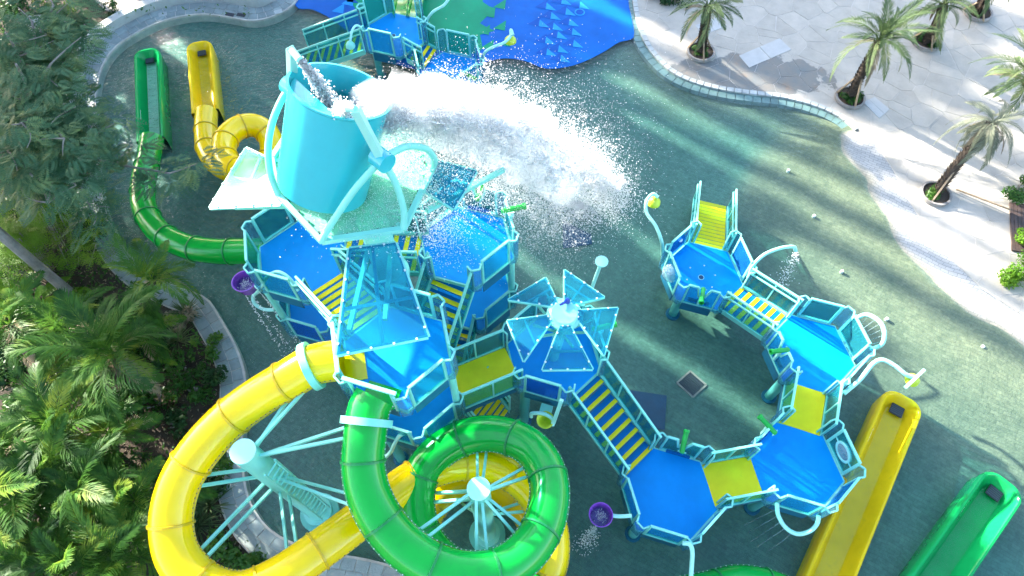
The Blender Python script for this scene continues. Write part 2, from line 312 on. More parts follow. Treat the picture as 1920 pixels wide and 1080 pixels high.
class MB:
    def __init__(s): s.v = []; s.f = []
    def add(s, vs_, fs_):
        n = len(s.v); s.v += [tuple(v) for v in vs_]; s.f += [tuple(n+i for i in f) for f in fs_]; return s
    def hexa(s, p):                                     # 8 points: bottom 4 ccw, top 4 ccw
        return s.add(p, [(3, 2, 1, 0), (4, 5, 6, 7), (0, 1, 5, 4), (1, 2, 6, 5), (2, 3, 7, 6), (3, 0, 4, 7)])
    def box(s, c, sz, rz=0.0):
        c = Vector(c); hx, hy, hz = [q/2 for q in sz]; co, si = math.cos(rz), math.sin(rz)
        pts = []
        for dz in (-hz, hz):
            for dx, dy in ((-hx, -hy), (hx, -hy), (hx, hy), (-hx, hy)):
                pts.append((c.x+dx*co-dy*si, c.y+dx*si+dy*co, c.z+dz))
        return s.hexa(pts)
    def bar(s, a, b, w, h, up=(0, 0, 1)):               # box along a-b, w sideways, h along up
        a, b = Vector(a), Vector(b); d = (b-a).normalized(); up = Vector(up)
        if abs(d.dot(up)) > .95: up = Vector((1, 0, 0)) if abs(d.x) < .9 else Vector((0, 1, 0))
        sd = d.cross(up).normalized(); u = sd.cross(d).normalized(); sd *= w/2; u *= h/2
        return s.hexa([a-sd-u, a+sd-u, b+sd-u, b-sd-u, a-sd+u, a+sd+u, b+sd+u, b-sd+u])
    def prism(s, poly, z0, z1):
        n = len(poly); vs_ = [(p[0], p[1], z0 if len(p) < 3 else p[2]+z0) for p in poly]+[(p[0], p[1], z1 if len(p) < 3 else p[2]+z1) for p in poly]
        return s.add(vs_, [tuple(range(n-1, -1, -1)), tuple(range(n, 2*n))]+[(i, (i+1) % n, n+(i+1) % n, n+i) for i in range(n)])
    def slab(s, pts, nrm, t):                           # planar polygon thickened along nrm
        nrm = Vector(nrm).normalized()*t/2; n = len(pts)
        vs_ = [Vector(p)-nrm for p in pts]+[Vector(p)+nrm for p in pts]
        return s.add(vs_, [tuple(range(n-1, -1, -1)), tuple(range(n, 2*n))]+[(i, (i+1) % n, n+(i+1) % n, n+i) for i in range(n)])
    def tube(s, path, r, n=10, caps=True, closed=False):
        P = [Vector(p) for p in path]; m = len(P)
        rs = [r]*m if not hasattr(r, '__len__') else r
        T = []
        for i in range(m):
            a = P[(i-1) % m] if (closed or i > 0) else P[i]; b = P[(i+1) % m] if (closed or i < m-1) else P[i]
            T.append((b-a).normalized())
        ref = Vector((0, 0, 1)) if abs(T[0].z) < .9 else Vector((1, 0, 0))
        N = (ref-T[0]*ref.dot(T[0])).normalized(); vs_ = []
        for i in range(m):
            N = (N-T[i]*N.dot(T[i])).normalized(); Bn = T[i].cross(N)
            for k in range(n):
                a = 2*math.pi*k/n; vs_.append(P[i]+(N*math.cos(a)+Bn*math.sin(a))*rs[i])
        fs = []
        for i in range(m if closed else m-1):
            j = (i+1) % m
            for k in range(n): fs.append((i*n+k, i*n+(k+1) % n, j*n+(k+1) % n, j*n+k))
        if caps and not closed: fs += [tuple(range(n-1, -1, -1)), tuple((m-1)*n+k for k in range(n))]
        return s.add(vs_, fs)
    def lathe(s, prof, c=(0, 0, 0), axis=(0, 0, 1), n=24, close=False):   # prof: (r, h) along axis
        ax = Vector(axis).normalized(); ref = Vector((1, 0, 0)) if abs(ax.x) < .9 else Vector((0, 1, 0))
        u = (ref-ax*ref.dot(ax)).normalized(); w = ax.cross(u); c = Vector(c); vs_ = []; m = len(prof)
        for r_, h in prof:
            for k in range(n):
                a = 2*math.pi*k/n; vs_.append(c+ax*h+(u*math.cos(a)+w*math.sin(a))*r_)
        fs = []
        for i in range(m if close else m-1):
            j = (i+1) % m
            for k in range(n): fs.append((i*n+k, i*n+(k+1) % n, j*n+(k+1) % n, j*n+k))
        if not close: fs += [tuple(range(n-1, -1, -1)), tuple((m-1)*n+k for k in range(n))]
        return s.add(vs_, fs)
    def build(s, name, mat, parent=None, base=None, smooth=False, bevel=0):
        o = root_origin(parent) if parent is not None else Vector(base or (0, 0, 0))
        V = np.array(s.v, dtype=np.float64)-np.array(o)
        me = mesh_np(name, V, s.f)
        if smooth:
            me.polygons.foreach_set('use_smooth', [True]*len(me.polygons))
            try: me.set_sharp_from_angle(angle=R(40))
            except Exception: pass
        ob = link(name, me, mat, parent, base)
        if bevel:
            b = ob.modifiers.new('bevel', 'BEVEL'); b.width = bevel; b.segments = 2; b.limit_method = 'ANGLE'
        return ob
def catmull(pts, k=8, closed=False):
    P = [Vector(p) for p in pts]; out = []; n = len(P)
    for i in range(n if closed else n-1):
        p1, p2 = P[i], P[(i+1) % n]
        p0 = P[(i-1) % n] if (closed or i > 0) else p1*2-p2
        p3 = P[(i+2) % n] if (closed or i < n-2) else p2*2-p1
        for j in range(k):
            t = j/k
            out.append(.5*((2*p1)+(p2-p0)*t+(2*p0-5*p1+4*p2-p3)*t*t+(3*p1-p0-3*p2+p3)*t**3))
    if not closed: out.append(P[-1])
    return out
def resample(path, step):
    P = [Vector(p) for p in path]; d = [0]
    for a, b in zip(P, P[1:]): d.append(d[-1]+(b-a).length)
    n = max(1, round(d[-1]/step)); out = []; j = 0
    for i in range(n+1):
        t = d[-1]*i/n
        while j < len(P)-2 and d[j+1] < t: j += 1
        s_ = (t-d[j])/max(1e-9, d[j+1]-d[j]); out.append(P[j].lerp(P[j+1], min(1, max(0, s_))))
    return out
def xy(pts, z=0.0): return [at(x, y, z) for x, y in pts]
# ================================================================== SETTING: ground, pool, paving
def poly_sheet(name, pts, z, mat, kind='structure', parent=None):
    mb = MB(); mb.add([(p.x, p.y, z) for p in pts], [tuple(range(len(pts)))])
    o = mb.build(name, mat, parent)
    me = o.data
    # make sure it faces up
    if me.polygons[0].normal.z < 0: me.flip_normals()
    if kind and parent is None: o['kind'] = kind
    return o
def clip_convex(subject, cell):
    out = subject
    for i in range(len(cell)):
        a, b = cell[i], cell[(i+1) % len(cell)]
        inp, out = out, []
        if not inp: return []
        def side(p): return (b[0]-a[0])*(p[1]-a[1])-(b[1]-a[1])*(p[0]-a[0])
        for k in range(len(inp)):
            p, q = inp[k-1], inp[k]; sp, sq = side(p), side(q)
            if sq >= 0:
                if sp < 0: t = sp/(sp-sq); out.append((p[0]+(q[0]-p[0])*t, p[1]+(q[1]-p[1])*t))
                out.append(q)
            elif sp >= 0: t = sp/(sp-sq); out.append((p[0]+(q[0]-p[0])*t, p[1]+(q[1]-p[1])*t))
    return out
def voronoi(points, bbox_r):
    P = np.array(points); cells = []
    for i, p in enumerate(P):
        c = [(p[0]-bbox_r, p[1]-bbox_r), (p[0]+bbox_r, p[1]-bbox_r), (p[0]+bbox_r, p[1]+bbox_r), (p[0]-bbox_r, p[1]+bbox_r)]
        d = np.hypot(P[:, 0]-p[0], P[:, 1]-p[1]); idx = np.argsort(d)[1:17]
        for j in idx:
            q = P[j]; mx, my = (p+q)/2; dx, dy = q-p
            a = (mx, my); b = (mx-dy, my+dx)             # left side holds p
            out = []
            for k in range(len(c)):
                u, v = c[k-1], c[k]
                su = (b[0]-a[0])*(u[1]-a[1])-(b[1]-a[1])*(u[0]-a[0]); sv = (b[0]-a[0])*(v[1]-a[1])-(b[1]-a[1])*(v[0]-a[0])
                if sv >= 0:
                    if su < 0: t = su/(su-sv); out.append((u[0]+(v[0]-u[0])*t, u[1]+(v[1]-u[1])*t))
                    out.append(v)
                elif su >= 0: t = su/(su-sv); out.append((u[0]+(v[0]-u[0])*t, u[1]+(v[1]-u[1])*t))
            c = out
            if len(c) < 3: break
        cells.append(c)
    return cells
def area(p): return .5*sum(p[i-1][0]*p[i][1]-p[i][0]*p[i-1][1] for i in range(len(p)))
def shrink(poly, g):
    n = len(poly); out = []
    for i in range(n):
        a, b, c = Vector(poly[i-1]), Vector(poly[i]), Vector(poly[(i+1) % n])
        d1 = (b-a); d2 = (c-b)
        if d1.length < 1e-4 or d2.length < 1e-4: continue
        d1.normalize(); d2.normalize(); n1 = Vector((-d1.y, d1.x)); n2 = Vector((-d2.y, d2.x)); m = n1+n2
        if m.length < .3: m = n1
        else: m = m/m.length; m = m*(1/max(.5, m.dot(n1)))
        out.append((b.x+m.x*g, b.y+m.y*g))
    return out

mb = MB(); mb.add([(-300, -300, -.7), (300, -300, -.7), (300, 300, -.7), (-300, 300, -.7)], [(0, 1, 2, 3)])
o = mb.build('ground', 'terrain'); o['kind'] = 'structure'

# shoreline on the right: sunken edge with coping, then a beach that runs into the water
EDGE = [(1196, -60), (1192, 0), (1206, 60), (1228, 100), (1270, 138), (1330, 160), (1400, 172), (1470, 180), (1530, 196), (1578, 218), (1608, 243)]
WATERLINE = [(1572, 248), (1585, 285), (1622, 340), (1645, 395), (1692, 465), (1752, 535), (1826, 588), (1925, 655), (2080, 760), (2300, 900)]
PLAZA_IN = [(1640, 268), (1672, 318), (1700, 372), (1735, 430), (1785, 490), (1842, 545), (1915, 592), (2000, 640), (2300, 780)]
line = [np.array(at(x, y)[:2]) for x, y in EDGE[:-1]]+[np.array(at(x, y)[:2]) for x, y in WATERLINE]
offs = [-.16]*len(EDGE[:-1]); offs[-1] = -.05; offs[-2] = -.10; offs += [0]*len(WATERLINE)
seg = list(zip(line, line[1:], offs, offs[1:]))
xs = np.arange(-24, 26.01, .2); ys = np.arange(-8, 34.01, .2)
X, Y = np.meshgrid(xs, ys); best = np.full(X.shape, 1e9); zz = np.zeros(X.shape)
for a, b, oa, ob_ in seg:
    d = b-a; t = np.clip(((X-a[0])*d[0]+(Y-a[1])*d[1])/(d@d), 0, 1)
    qx, qy = a[0]+t*d[0], a[1]+t*d[1]; dist = np.hypot(X-qx, Y-qy)
    sgn = np.sign(d[0]*(Y-a[1])-d[1]*(X-a[0]))            # + on the pool's left hand? walking down-screen the plaza is on the left
    off = oa+t*(ob_-oa)
    z_ = np.where(sgn > 0, off+.035*dist, off-.045*dist)
    m = dist < best; zz = np.where(m, z_, zz); best = np.minimum(best, dist)
for _ in range(14):                               # ease the slope where the kerbed edge turns into the beach
    zz[1:-1, 1:-1] = np.where(zz[1:-1, 1:-1] < -.03, (zz[:-2, 1:-1]+zz[2:, 1:-1]+zz[1:-1, :-2]+zz[1:-1, 2:]+2*zz[1:-1, 1:-1])/6, zz[1:-1, 1:-1])
zz = np.clip(zz, -.26, .035)
zz += .006*np.sin(X*3.1+Y*1.7)*np.sin(Y*2.3-X)*(zz > -.25)
ny, nx = X.shape; ii = np.arange(ny*nx).reshape(ny, nx)
Fq = np.stack([ii[:-1, :-1], ii[:-1, 1:], ii[1:, 1:], ii[1:, :-1]], -1).reshape(-1, 4)
pf = link('pool_floor', mesh_np('pool_floor', np.stack([X, Y, zz], -1), Fq, True), 'pool_tiles'); pf['kind'] = 'structure'

# left bank of the pool, listed from the far edge to the near one
BANK = [(566, -20), (548, 12), (508, 34), (470, 40), (430, 33), (375, 28), (315, 38), (262, 60), (215, 92), (190, 130), (180, 175), (178, 240), (182, 310), (192, 380), (215, 440), (262, 500), (330, 540), (385, 562), (412, 600), (440, 650), (458, 705), (458, 765), (452, 830), (456, 895), (468, 945), (500, 992), (545, 1020), (610, 1040), (700, 1056), (800, 1090), (860, 1150)]
bank = resample(catmull(xy(BANK), 6), .33)
far = xy([(860, 1250), (1500, 1500), (2300, 1300)])
wpts = [Vector((p.x, p.y, 0)) for p in bank]+[Vector((4, -7, 0)), Vector((25, -7, 0)), Vector((25, 6, 0))]+xy([(2300, 800), (1960, 600), (1720, 330), (1660, 255), (1600, 195), (1450, 150), (1290, 115), (1240, 60), (1225, -60)])
# keep the left bank edge tucked under the coping
w = poly_sheet('pool_water', wpts, 0.0, 'water')

# blue splash pad at the far end, with its painted pattern
PAD = [(540, -80), (552, 8), (585, 18), (618, 34), (655, 62), (705, 100), (765, 128), (850, 132), (907, 118), (945, 110), (985, 115), (1024, 129), (1076, 123), (1128, 100), (1160, 80), (1188, 70), (1183, 30), (1178, 0), (1176, -80)]
padp = catmull(xy(PAD), 4)
pad = poly_sheet('splash_pad', padp, .012, 'pad_blue')
poly_sheet('green_field', catmull(xy([(640, -70), (655, 0), (690, 40), (740, 70), (800, 88), (868, 104), (905, 92), (900, 66), (928, 58), (900, 44), (930, 16), (905, 4), (915, -70)]), 2), .016, 'pad_green', parent=pad)
def tri(px, py, s, mat, flip=False, name='painted_triangle', z=.020):
    pts = [(px, py), (px+s, py-s*.62), (px+s*.9, py+s*.18)] if not flip else [(px, py), (px+s*.95, py+s*.12), (px+s*.1, py-s*.6)]
    return poly_sheet(name, xy(pts), z, mat, None, pad)
TRI = []
for (x, y) in [(1003, 14), (1032, 4), (1012, 32), (1040, 24), (1066, 12), (990, 46), (1016, 52), (1046, 44), (1024, 68), (1052, 62), (1002, 78), (1026, 94), (1054, 84), (1004, 100), (1030, 112)]: TRI.append((x, y))
for i, (x, y) in enumerate(TRI):
    tri(x, y, 24, 'pad_dark', False); tri(x+20, y+4, 21, 'pad_light', True, z=.023)
for (x, y) in [(905, 30), (925, 14), (895, 62), (925, 54), (935, 84), (902, 90)]: tri(x, y, 24, 'pad_green', False, z=.024)
for (x, y, m_) in [(640, 8, 'pad_light'), (622, 22, 'pad_light'), (646, 24, 'pad_dark'), (650, 4, 'pad_dark')]: tri(x, y, 24, m_, m_ == 'pad_dark', z=.024)
mb = MB(); c = at(1087, 23, .02); mb.lathe([(.20, .0), (.20, .012), (.16, .014)], (c.x, c.y, .018), n=24); mb.build('drain_ring', 'pad_light', pad)
mb = MB(); mb.lathe([(.15, .0), (.15, .015)], (c.x, c.y, .020), n=24); mb.build('drain_cover', 'pad_dark', pad)

# plaza: individual flagstones on a mortar bed
plz = xy(EDGE)+xy(PLAZA_IN)+xy([(2500, 700), (2500, -330), (1190, -330)])
plz2 = [(p.x, p.y) for p in plz]
if area(plz2) < 0: plz2 = plz2[::-1]
mb = MB(); mb.prism(plz2, -.3, .050); plaza = mb.build('plaza_paving', 'mortar'); plaza['kind'] = 'structure'
pts = []; yy = 7.0; row = 0
while yy < 31:
    xx = 3.0+(.45 if row % 2 else 0)
    while xx < 24:
        pts.append((xx+random.uniform(-.46, .46), yy+random.uniform(-.42, .42))); xx += .86
    yy += .74; row += 1
cells = voronoi(pts, 3.0); cand = []
for c_ in cells:
    q = clip_convex(plz2, c_)
    if len(q) < 3: continue
    # drop near-duplicate vertices
    qq = [q[0]]
    for p in q[1:]:
        if math.hypot(p[0]-qq[-1][0], p[1]-qq[-1][1]) > .04: qq.append(p)
    if len(qq) < 3: continue
    s_ = shrink(qq, .009)
    if len(s_) < 3 or area(s_) < .03: continue
    cx = sum(p[0] for p in s_)/len(s_); cy = sum(p[1] for p in s_)/len(s_)
    # in view?
    v = np.array([cx, cy, -CAM_H]); zc = v@_F; u_ = 960+FPX*v[0]/zc; w_ = 540-FPX*(v@_U)/zc
    cand.append((-60 < u_ < 1980 and w_ > -60, -w_, s_, cx, cy))
vis = sorted([c_ for c_ in cand if c_[0]], key=lambda q: q[1]); rest = [c_ for c_ in cand if not c_[0]]
rest += vis[295:]
for c_ in vis[:295]:
    mb = MB(); h = .058+random.uniform(-.004, .004)
    mb.prism([(p[0]-c_[3], p[1]-c_[4]) for p in c_[2]], .035, h)
    me = mesh_np('flagstone', mb.v, mb.f); o = link('flagstone', me, 'flag', plaza); o.location = (c_[3], c_[4], 0)
mb = MB()
for c_ in rest: mb.prism(c_[2], .035, .058+random.uniform(-.004, .004))
if rest: tag(mb.build('flagstones', 'flag', plaza), kind='stuff')

# coping stones along the right edge (one stone each)
def stone_row(path, w0, w1, ztop, zbot, step, mat, parent, name, gap=.012, jit=.004):
    P = resample(path, step)
    for i in range(len(P)-1):
        a, b = P[i], P[i+1]
        ta = (P[min(i+1, len(P)-1)]-P[max(i-1, 0)]).normalized(); tb = (P[min(i+2, len(P)-1)]-P[i]).normalized()
        na, nb = Vector((-ta.y, ta.x, 0)), Vector((-tb.y, tb.x, 0)); d = (b-a).normalized()*gap
        c = (a+b)/2; q = [a+d+na*w0, b-d+nb*w0, b-d+nb*w1, a+d+na*w1]
        q = [(p.x-c.x, p.y-c.y) for p in q]
        if area(q) < 0: q = q[::-1]
        m2 = MB(); m2.prism(q, zbot, ztop+random.uniform(-jit, jit)); me = mesh_np(name, m2.v, m2.f)
        o_ = link(name, me, mat, parent); o_.location = (c.x, c.y, 0)
edge = catmull(xy(EDGE), 6)
cop = bpy.data.objects.new('pool_edge', None); COL.objects.link(cop); cop['kind'] = 'structure'
stone_row(edge, -.14, .04, .064, -.3, .27, 'coping_pale', cop, 'coping_stone')
stone_row(edge, -.44, -.155, -.01, -.3, .30, 'coping', cop, 'edge_tile')

# left bank: two courses of pavers, and a raised smooth wall behind the far bend
lcop = bpy.data.objects.new('pool_bank', None); COL.objects.link(lcop); lcop['kind'] = 'structure'
def offset(path, d):
    out = []
    for i, p in enumerate(path):
        t = (path[min(i+1, len(path)-1)]-path[max(i-1, 0)]).normalized(); out.append(p+Vector((-t.y, t.x, 0))*d)
    return out
# which side is the bank? pool lies to the east of the bank
t0 = (bank[40]-bank[38]).normalized(); sgn_b = -1 if Vector((-t0.y, t0.x, 0)).x > 0 else 1
mb = MB()
o0 = offset(bank, sgn_b*-.06); o1 = offset(bank, sgn_b*.66)
ringp = [(p.x, p.y) for p in o0]+[(p.x, p.y) for p in o1[::-1]]
for i in range(len(bank)-1):
    q = [(o0[i].x, o0[i].y), (o0[i+1].x, o0[i+1].y), (o1[i+1].x, o1[i+1].y), (o1[i].x, o1[i].y)]
    if area(q) < 0: q = q[::-1]
    mb.prism(q, -.5, .085)
mb.build('bank_bed', 'mortar', lcop)
stone_row(bank, sgn_b*.0, sgn_b*.28, .105, .05, .36, 'coping', lcop, 'paver')
stone_row(bank, sgn_b*.295, sgn_b*.62, .105, .05, .44, 'coping', lcop, 'paver')
nb_far = [i for i, p in enumerate(bank) if p.y > 16.0]
wall = offset([bank[i] for i in nb_far], sgn_b*.84)
mb = MB()
for i in range(len(wall)-1):
    a, b = wall[i], wall[i+1]; t = (b-a).normalized(); n_ = Vector((-t.y, t.x, 0))*.17
    t2 = (wall[min(i+2, len(wall)-1)]-b); t2 = t2.normalized() if t2.length > 0 else t; n2 = Vector((-t2.y, t2.x, 0))*.17
    q = [(a-n_).to_2d(), (b-n2).to_2d(), (b+n2).to_2d(), (a+n_).to_2d()]; q = [(p.x, p.y) for p in q]
    if area(q) < 0: q = q[::-1]
    mb.prism(q, -.3, .42)
mb.build('curved_wall', 'coping_pale', lcop)
# skimmer slots in the far bank
for (x, y) in [(431, 27), (452, 28)]:
    c = at(x, y, .11); mb = MB(); mb.box((c.x, c.y, .108), (.34, .16, .02), -.25); mb.build('skimmer_slot', 'grate', lcop)
for (x, y) in [(305, 27), (522, 22)]:
    c = at(x, y, .11); mb = MB(); mb.box((c.x, c.y, .112), (.30, .22, .014), .35); mb.build('skimmer_lid', 'coping_pale', lcop)

# garden bed behind the left bank and the sandy path beyond the far wall
gpts = [Vector((p.x, p.y, 0)) for p in offset(bank, sgn_b*.60)]
gp = gpts+[Vector((-2, -9, 0)), Vector((-40, -9, 0)), Vector((-40, 40, 0)), Vector((-9, 40, 0))]
mb = MB(); q = [(p.x, p.y) for p in gp]
if area(q) < 0: q = q[::-1]
mb.prism(q, -.6, .06); o = mb.build('garden_bed', 'soil'); o['kind'] = 'structure'
poly_sheet('garden_path', xy([(150, -60), (175, 0), (200, 22), (228, 40), (262, 18), (300, 2), (360, -14), (470, -60)]), .075, 'path')

# floor details
def ground_box(name, corners, z0, z1, mat, label, cat, group=None):
    c = sum(corners, Vector())/len(corners); mb = MB(); q = [(p.x, p.y) for p in corners]
    if area(q) < 0: q = q[::-1]
    mb.prism(q, z0, z1); return tag(mb.build(name, mat, base=(c.x, c.y, z0)), label, cat, group)
g = thing('drain_grate', at(1297, 720, -.26), 'square dark floor grate set diagonally in the shallow pool', 'grate')
cs = xy([(1269, 718), (1294, 696), (1324, 722), (1299, 745)], -.255)
mb = MB()
for i in range(4): mb.bar(cs[i]+Vector((0, 0, .01)), cs[(i+1) % 4]+Vector((0, 0, .01)), .05, .03)
mb.build('frame', 'stone', g)
for i in range(1, 9):
    t = i/9; mb = MB(); mb.bar(cs[0].lerp(cs[1], t)+Vector((0, 0, .012)), cs[3].lerp(cs[2], t)+Vector((0, 0, .012)), .035, .02); mb.build('slat', 'grate', g)
mb = MB(); mb.slab([p+Vector((0, 0, -.0)) for p in cs], (0, 0, 1), .006); mb.build('pit', 'bolt_dark', g)
ground_box('rubber_mat', xy([(1170, 730), (1250, 742), (1246, 806), (1180, 800)], -.25), -.25, -.235, 'navy', 'large dark blue mat on the pool floor beside the long striped stair', 'mat')
ground_box('rubber_mat', xy([(1055, 412), (1108, 440), (1110, 458), (1056, 466)], -.25), -.25, -.235, 'navy', 'small dark blue mat on the pool floor under the edge of the splash', 'mat')
for i, (x, y) in enumerate([(1477, 322), (1525, 407), (1577, 511), (1661, 600), (1840, 652)]):
    c = at(x, y, -.1); mb = MB(); mb.lathe([(.05, -.16), (.05, .0), (.03, .02)], (c.x, c.y, .0), n=14)
    tag(mb.build('floor_light', 'white', base=(c.x, c.y, 0), smooth=True), ['small white floor light farthest up the pool, below the slanting palm', 'small white floor light second from the far end of the row', 'small white floor light between the spray arch and the beach', 'small white floor light beside the harp shaped spray ring', 'small white floor light nearest the lower right shore'][i], 'light', 'floor lights in the shallow water')
# ================================================================== PLAY STRUCTURE
HR = 1.15
def hexv(c, k, r=HR, z=None):                    # k-th corner; corners at -17+60k deg
    a = R(-17+60*k); return Vector((c[0]+r*math.cos(a), c[1]+r*math.sin(a), c[2] if z is None else z))
SIDES = [13, 73, 133, 193, 253, 313]             # side i lies between corner i and i+1
UP = Vector((0, 0, 1))
def frame_panel(name, a, b, h, parent, pmat='pane_teal', drop=0.0, mull=0, stile=.038, rail=.052, mat='mint', rails2=False, lift=.05):
    """vertical guard between base points a and b: rail, stiles, bottom bar; the pane is its own piece"""
    a, b = Vector(a), Vector(b); d = (b-a); mb = MB(); n_ = d.cross(UP).normalized()
    mb.bar(a+UP*h, b+UP*h, rail, .055)
    mb.bar(a+UP*lift, b+UP*lift, .05, .05)
    e = d.normalized()*stile/2
    for q in [a+e, b-e]+[a+d*((i+1)/(mull+1)) for i in range(mull)]: mb.bar(q+UP*(lift+.025), q+UP*(h-.035), stile, .045, up=n_)
    if rails2: mb.bar(a+UP*(h-.16)+n_*.05, b+UP*(h-.16)+n_*.05, .04, .04)
    f = mb.build(name, mat, parent)
    mb = MB(); mb.slab([a+UP*(lift-drop), b+UP*(lift-drop), b+UP*(h-.035), a+UP*(h-.035)], n_, .012)
    mb.build('pane', pmat, f)
    return f
def platform(name, label, c, sides, cols=(), group='hexagonal play platforms', rail_h=.98, skirt=.38, cat='platform', dots=False):
    t = thing(name, (c[0], c[1], c[2] if not cols else 0), label, cat, group); z = c[2]
    mb = MB(); mb.prism([hexv(c, k, HR)[:2] for k in range(6)], z-.10, z); mb.build('deck', 'deck_blue', t)
    mb = MB()
    for k in range(6): mb.bar(hexv(c, k, HR*1.015, z-.07), hexv(c, k+1, HR*1.015, z-.07), .05, .12)
    mb.build('edge_trim', 'mint', t)
    mb = MB()
    for k in (range(6)): mb.bar(hexv(c, k, HR*.93, z-.16), hexv(c, k+3, HR*.93, z-.16), .10, .12) if k < 3 else None
    mb.build('deck_beam', 'mint', t)
    for i, sd in enumerate(SIDES):
        ty = sides.get(sd)
        if not ty: continue
        A, B = hexv(c, i), hexv(c, i+1); nrm = Vector((math.cos(R(sd)), math.sin(R(sd)), 0)); A = A+nrm*.05; B = B+nrm*.05
        a, b = A.lerp(B, .14), A.lerp(B, .86)
        if ty in ('panel', 'blue', 'pale', 'window', 'dome', 'tall'):
            h = rail_h*(1.25 if ty == 'tall' else 1)
            f = frame_panel('side_panel', a, b, h, t, {'blue': 'pane_blue', 'pale': 'pane_pale'}.get(ty, 'pane_teal'))
            m = a.lerp(b, .5)+UP*(rail_h*.52)
            if ty == 'window':
                mb = MB(); mb.lathe([(.21, -.03), (.27, -.03), (.27, .03), (.21, .03)], m, nrm, 28, close=True); mb.build('porthole_ring', 'pale_mint', f, smooth=True)
                mb = MB(); mb.lathe([(.205, -.02), (.205, .02), (.16, .10), (.08, .14), (.0, .15)], m, nrm, 24); mb.build('porthole_dome', 'glass_clear', f, smooth=True)
                mb = MB(); u = (b-a).normalized()
                mb.bar(m+u*.27, m+u*.38, .03, .03); mb.bar(m-u*.27, m-u*.38, .03, .03); mb.build('porthole_strut', 'pale_mint', f)
            if ty == 'dome':
                mb = MB(); mb.lathe([(.27*math.cos(R(q)), .27*math.sin(R(q))) for q in range(0, 91, 15)], m, nrm, 24); mb.build('bubble_window', 'glass_clear', f, smooth=True)
        elif ty == 'tube':                        # slide mouth: rail, stiles and a glazed strip over the tube
            mb = MB(); u = (b-a).normalized()
            mb.bar(A.lerp(B, .04)+UP*rail_h, A.lerp(B, .96)+UP*rail_h, .075, .06)
            for q in (a, b): mb.bar(q, q+UP*rail_h, .05, .05)
            f = mb.build('entry_frame', 'mint', t)
            mb = MB(); mb.slab([a+UP*.84, b+UP*.84, b+UP*(rail_h-.03), a+UP*(rail_h-.03)], nrm, .012); mb.build('pane', 'pane_teal', f)
            m = a.lerp(b, .5)-nrm*.28; mb = MB(); mb.slab([m+u*.34-nrm*.12+UP*.012, m-u*.34-nrm*.12+UP*.012, m-u*.34+nrm*.30+UP*.012, m+u*.34+nrm*.30+UP*.012], UP, .02); mb.build('entry_tub', 'slide_yellow' if sd == 193 else 'slide_green', t)
        elif ty == 'notch':
            L_ = (b-a); prof = [(0, .05), (1, .05), (1, rail_h), (.72, rail_h), (.60, .52), (.42, .52), (.30, rail_h), (0, rail_h)]
            pts = [a+L_*u+UP*v for u, v in prof]; mb = MB()
            for q in range(len(pts)): mb.bar(pts[q], pts[(q+1) % len(pts)], .05 if 2 <= q <= 6 else .04, .05, up=nrm)
            f = mb.build('side_panel', 'mint', t)
            mb = MB(); mb.slab(pts, nrm, .012); mb.build('pane', 'pane_teal', f)
            mb = MB(); mb.bar(a.lerp(b, .15)+UP*.16+nrm*-.06, a.lerp(b, .85)+UP*.16+nrm*-.06, .05, .12); mb.build('kick_board', 'pane_blue', f)
        if skirt:
            mb = MB(); mb.slab([a-UP*.02+nrm*.0, b-UP*.02, b-UP*skirt, a-UP*skirt], nrm, .02); mb.build('skirt_panel', 'skirt', t)
        # corner glazing between neighbouring guards
    for k in range(6):
        s0, s1 = sides.get(SIDES[(k-1) % 6]), sides.get(SIDES[k])
        n0 = Vector((math.cos(R(SIDES[(k-1) % 6])), math.sin(R(SIDES[(k-1) % 6])), 0)); n1 = Vector((math.cos(R(SIDES[k])), math.sin(R(SIDES[k])), 0))
        V = hexv(c, k); p0 = hexv(c, k-1).lerp(V, .87)+n0*.05; p1 = V.lerp(hexv(c, k+1), .13)+n1*.05; out = (n0+n1).normalized()
        m0 = hexv(c, k-1).lerp(V, .93)+n0*.05+out*.10; m1 = V.lerp(hexv(c, k+1), .07)+n1*.05+out*.10; hh = rail_h*.93
        mb = MB(); sg = [(p0, m0), (m0, m1), (m1, p1)]
        for q0, q1 in sg: mb.bar(q0+UP*hh, q1+UP*hh, .035, .04)
        mb.bar(p0+UP*.0, p0+UP*hh, .035, .035); mb.bar(p1+UP*.0, p1+UP*hh, .035, .035)
        f = mb.build('corner_guard', 'mint', t)
        mb = MB()
        for q0, q1 in sg: mb.slab([q0-UP*.05, q1-UP*.05, q1+UP*(hh-.02), q0+UP*(hh-.02)], (q1-q0).cross(UP), .012)
        mb.build('pane', 'pane_corner', f)
    if dots:
        mb = MB(); mb.lathe([(.085, 0), (.085, .012)], (c[0]-.05, c[1]-.08, z), n=20); f = mb.build('floor_nozzle', 'pale_mint', t)
        mb = MB(); mb.lathe([(.068, 0), (.068, .016)], (c[0]-.05, c[1]-.08, z), n=20); mb.build('nozzle_hole', 'navy', f)
        for q in range(6):
            mb = MB(); mb.lathe([(.022, 0), (.022, .010)], (c[0]-.05+.42*math.cos(R(q*60+10)), c[1]-.08+.42*math.sin(R(q*60+10)), z), n=8); mb.build('floor_jet', 'white', t)
    for k in cols:
        p = hexv(c, k, HR*.80); mb = MB(); mb.lathe([(.13, 0-.26), (.13, z-.20)], (p.x, p.y, 0), n=18); f = mb.build('support_column', 'column_teal', t, smooth=True)
        mb = MB(); mb.lathe([(.21, -.26), (.21, -.21), (.16, -.19)], (p.x, p.y, 0), n=20); mb.build('base_flange', 'skirt', f)
    return t
def side_mid(c, sd, off=0.0, z=None):
    r = HR*math.cos(R(30))+off; return Vector((c[0]+r*math.cos(R(sd)), c[1]+r*math.sin(R(sd)), c[2] if z is None else z))
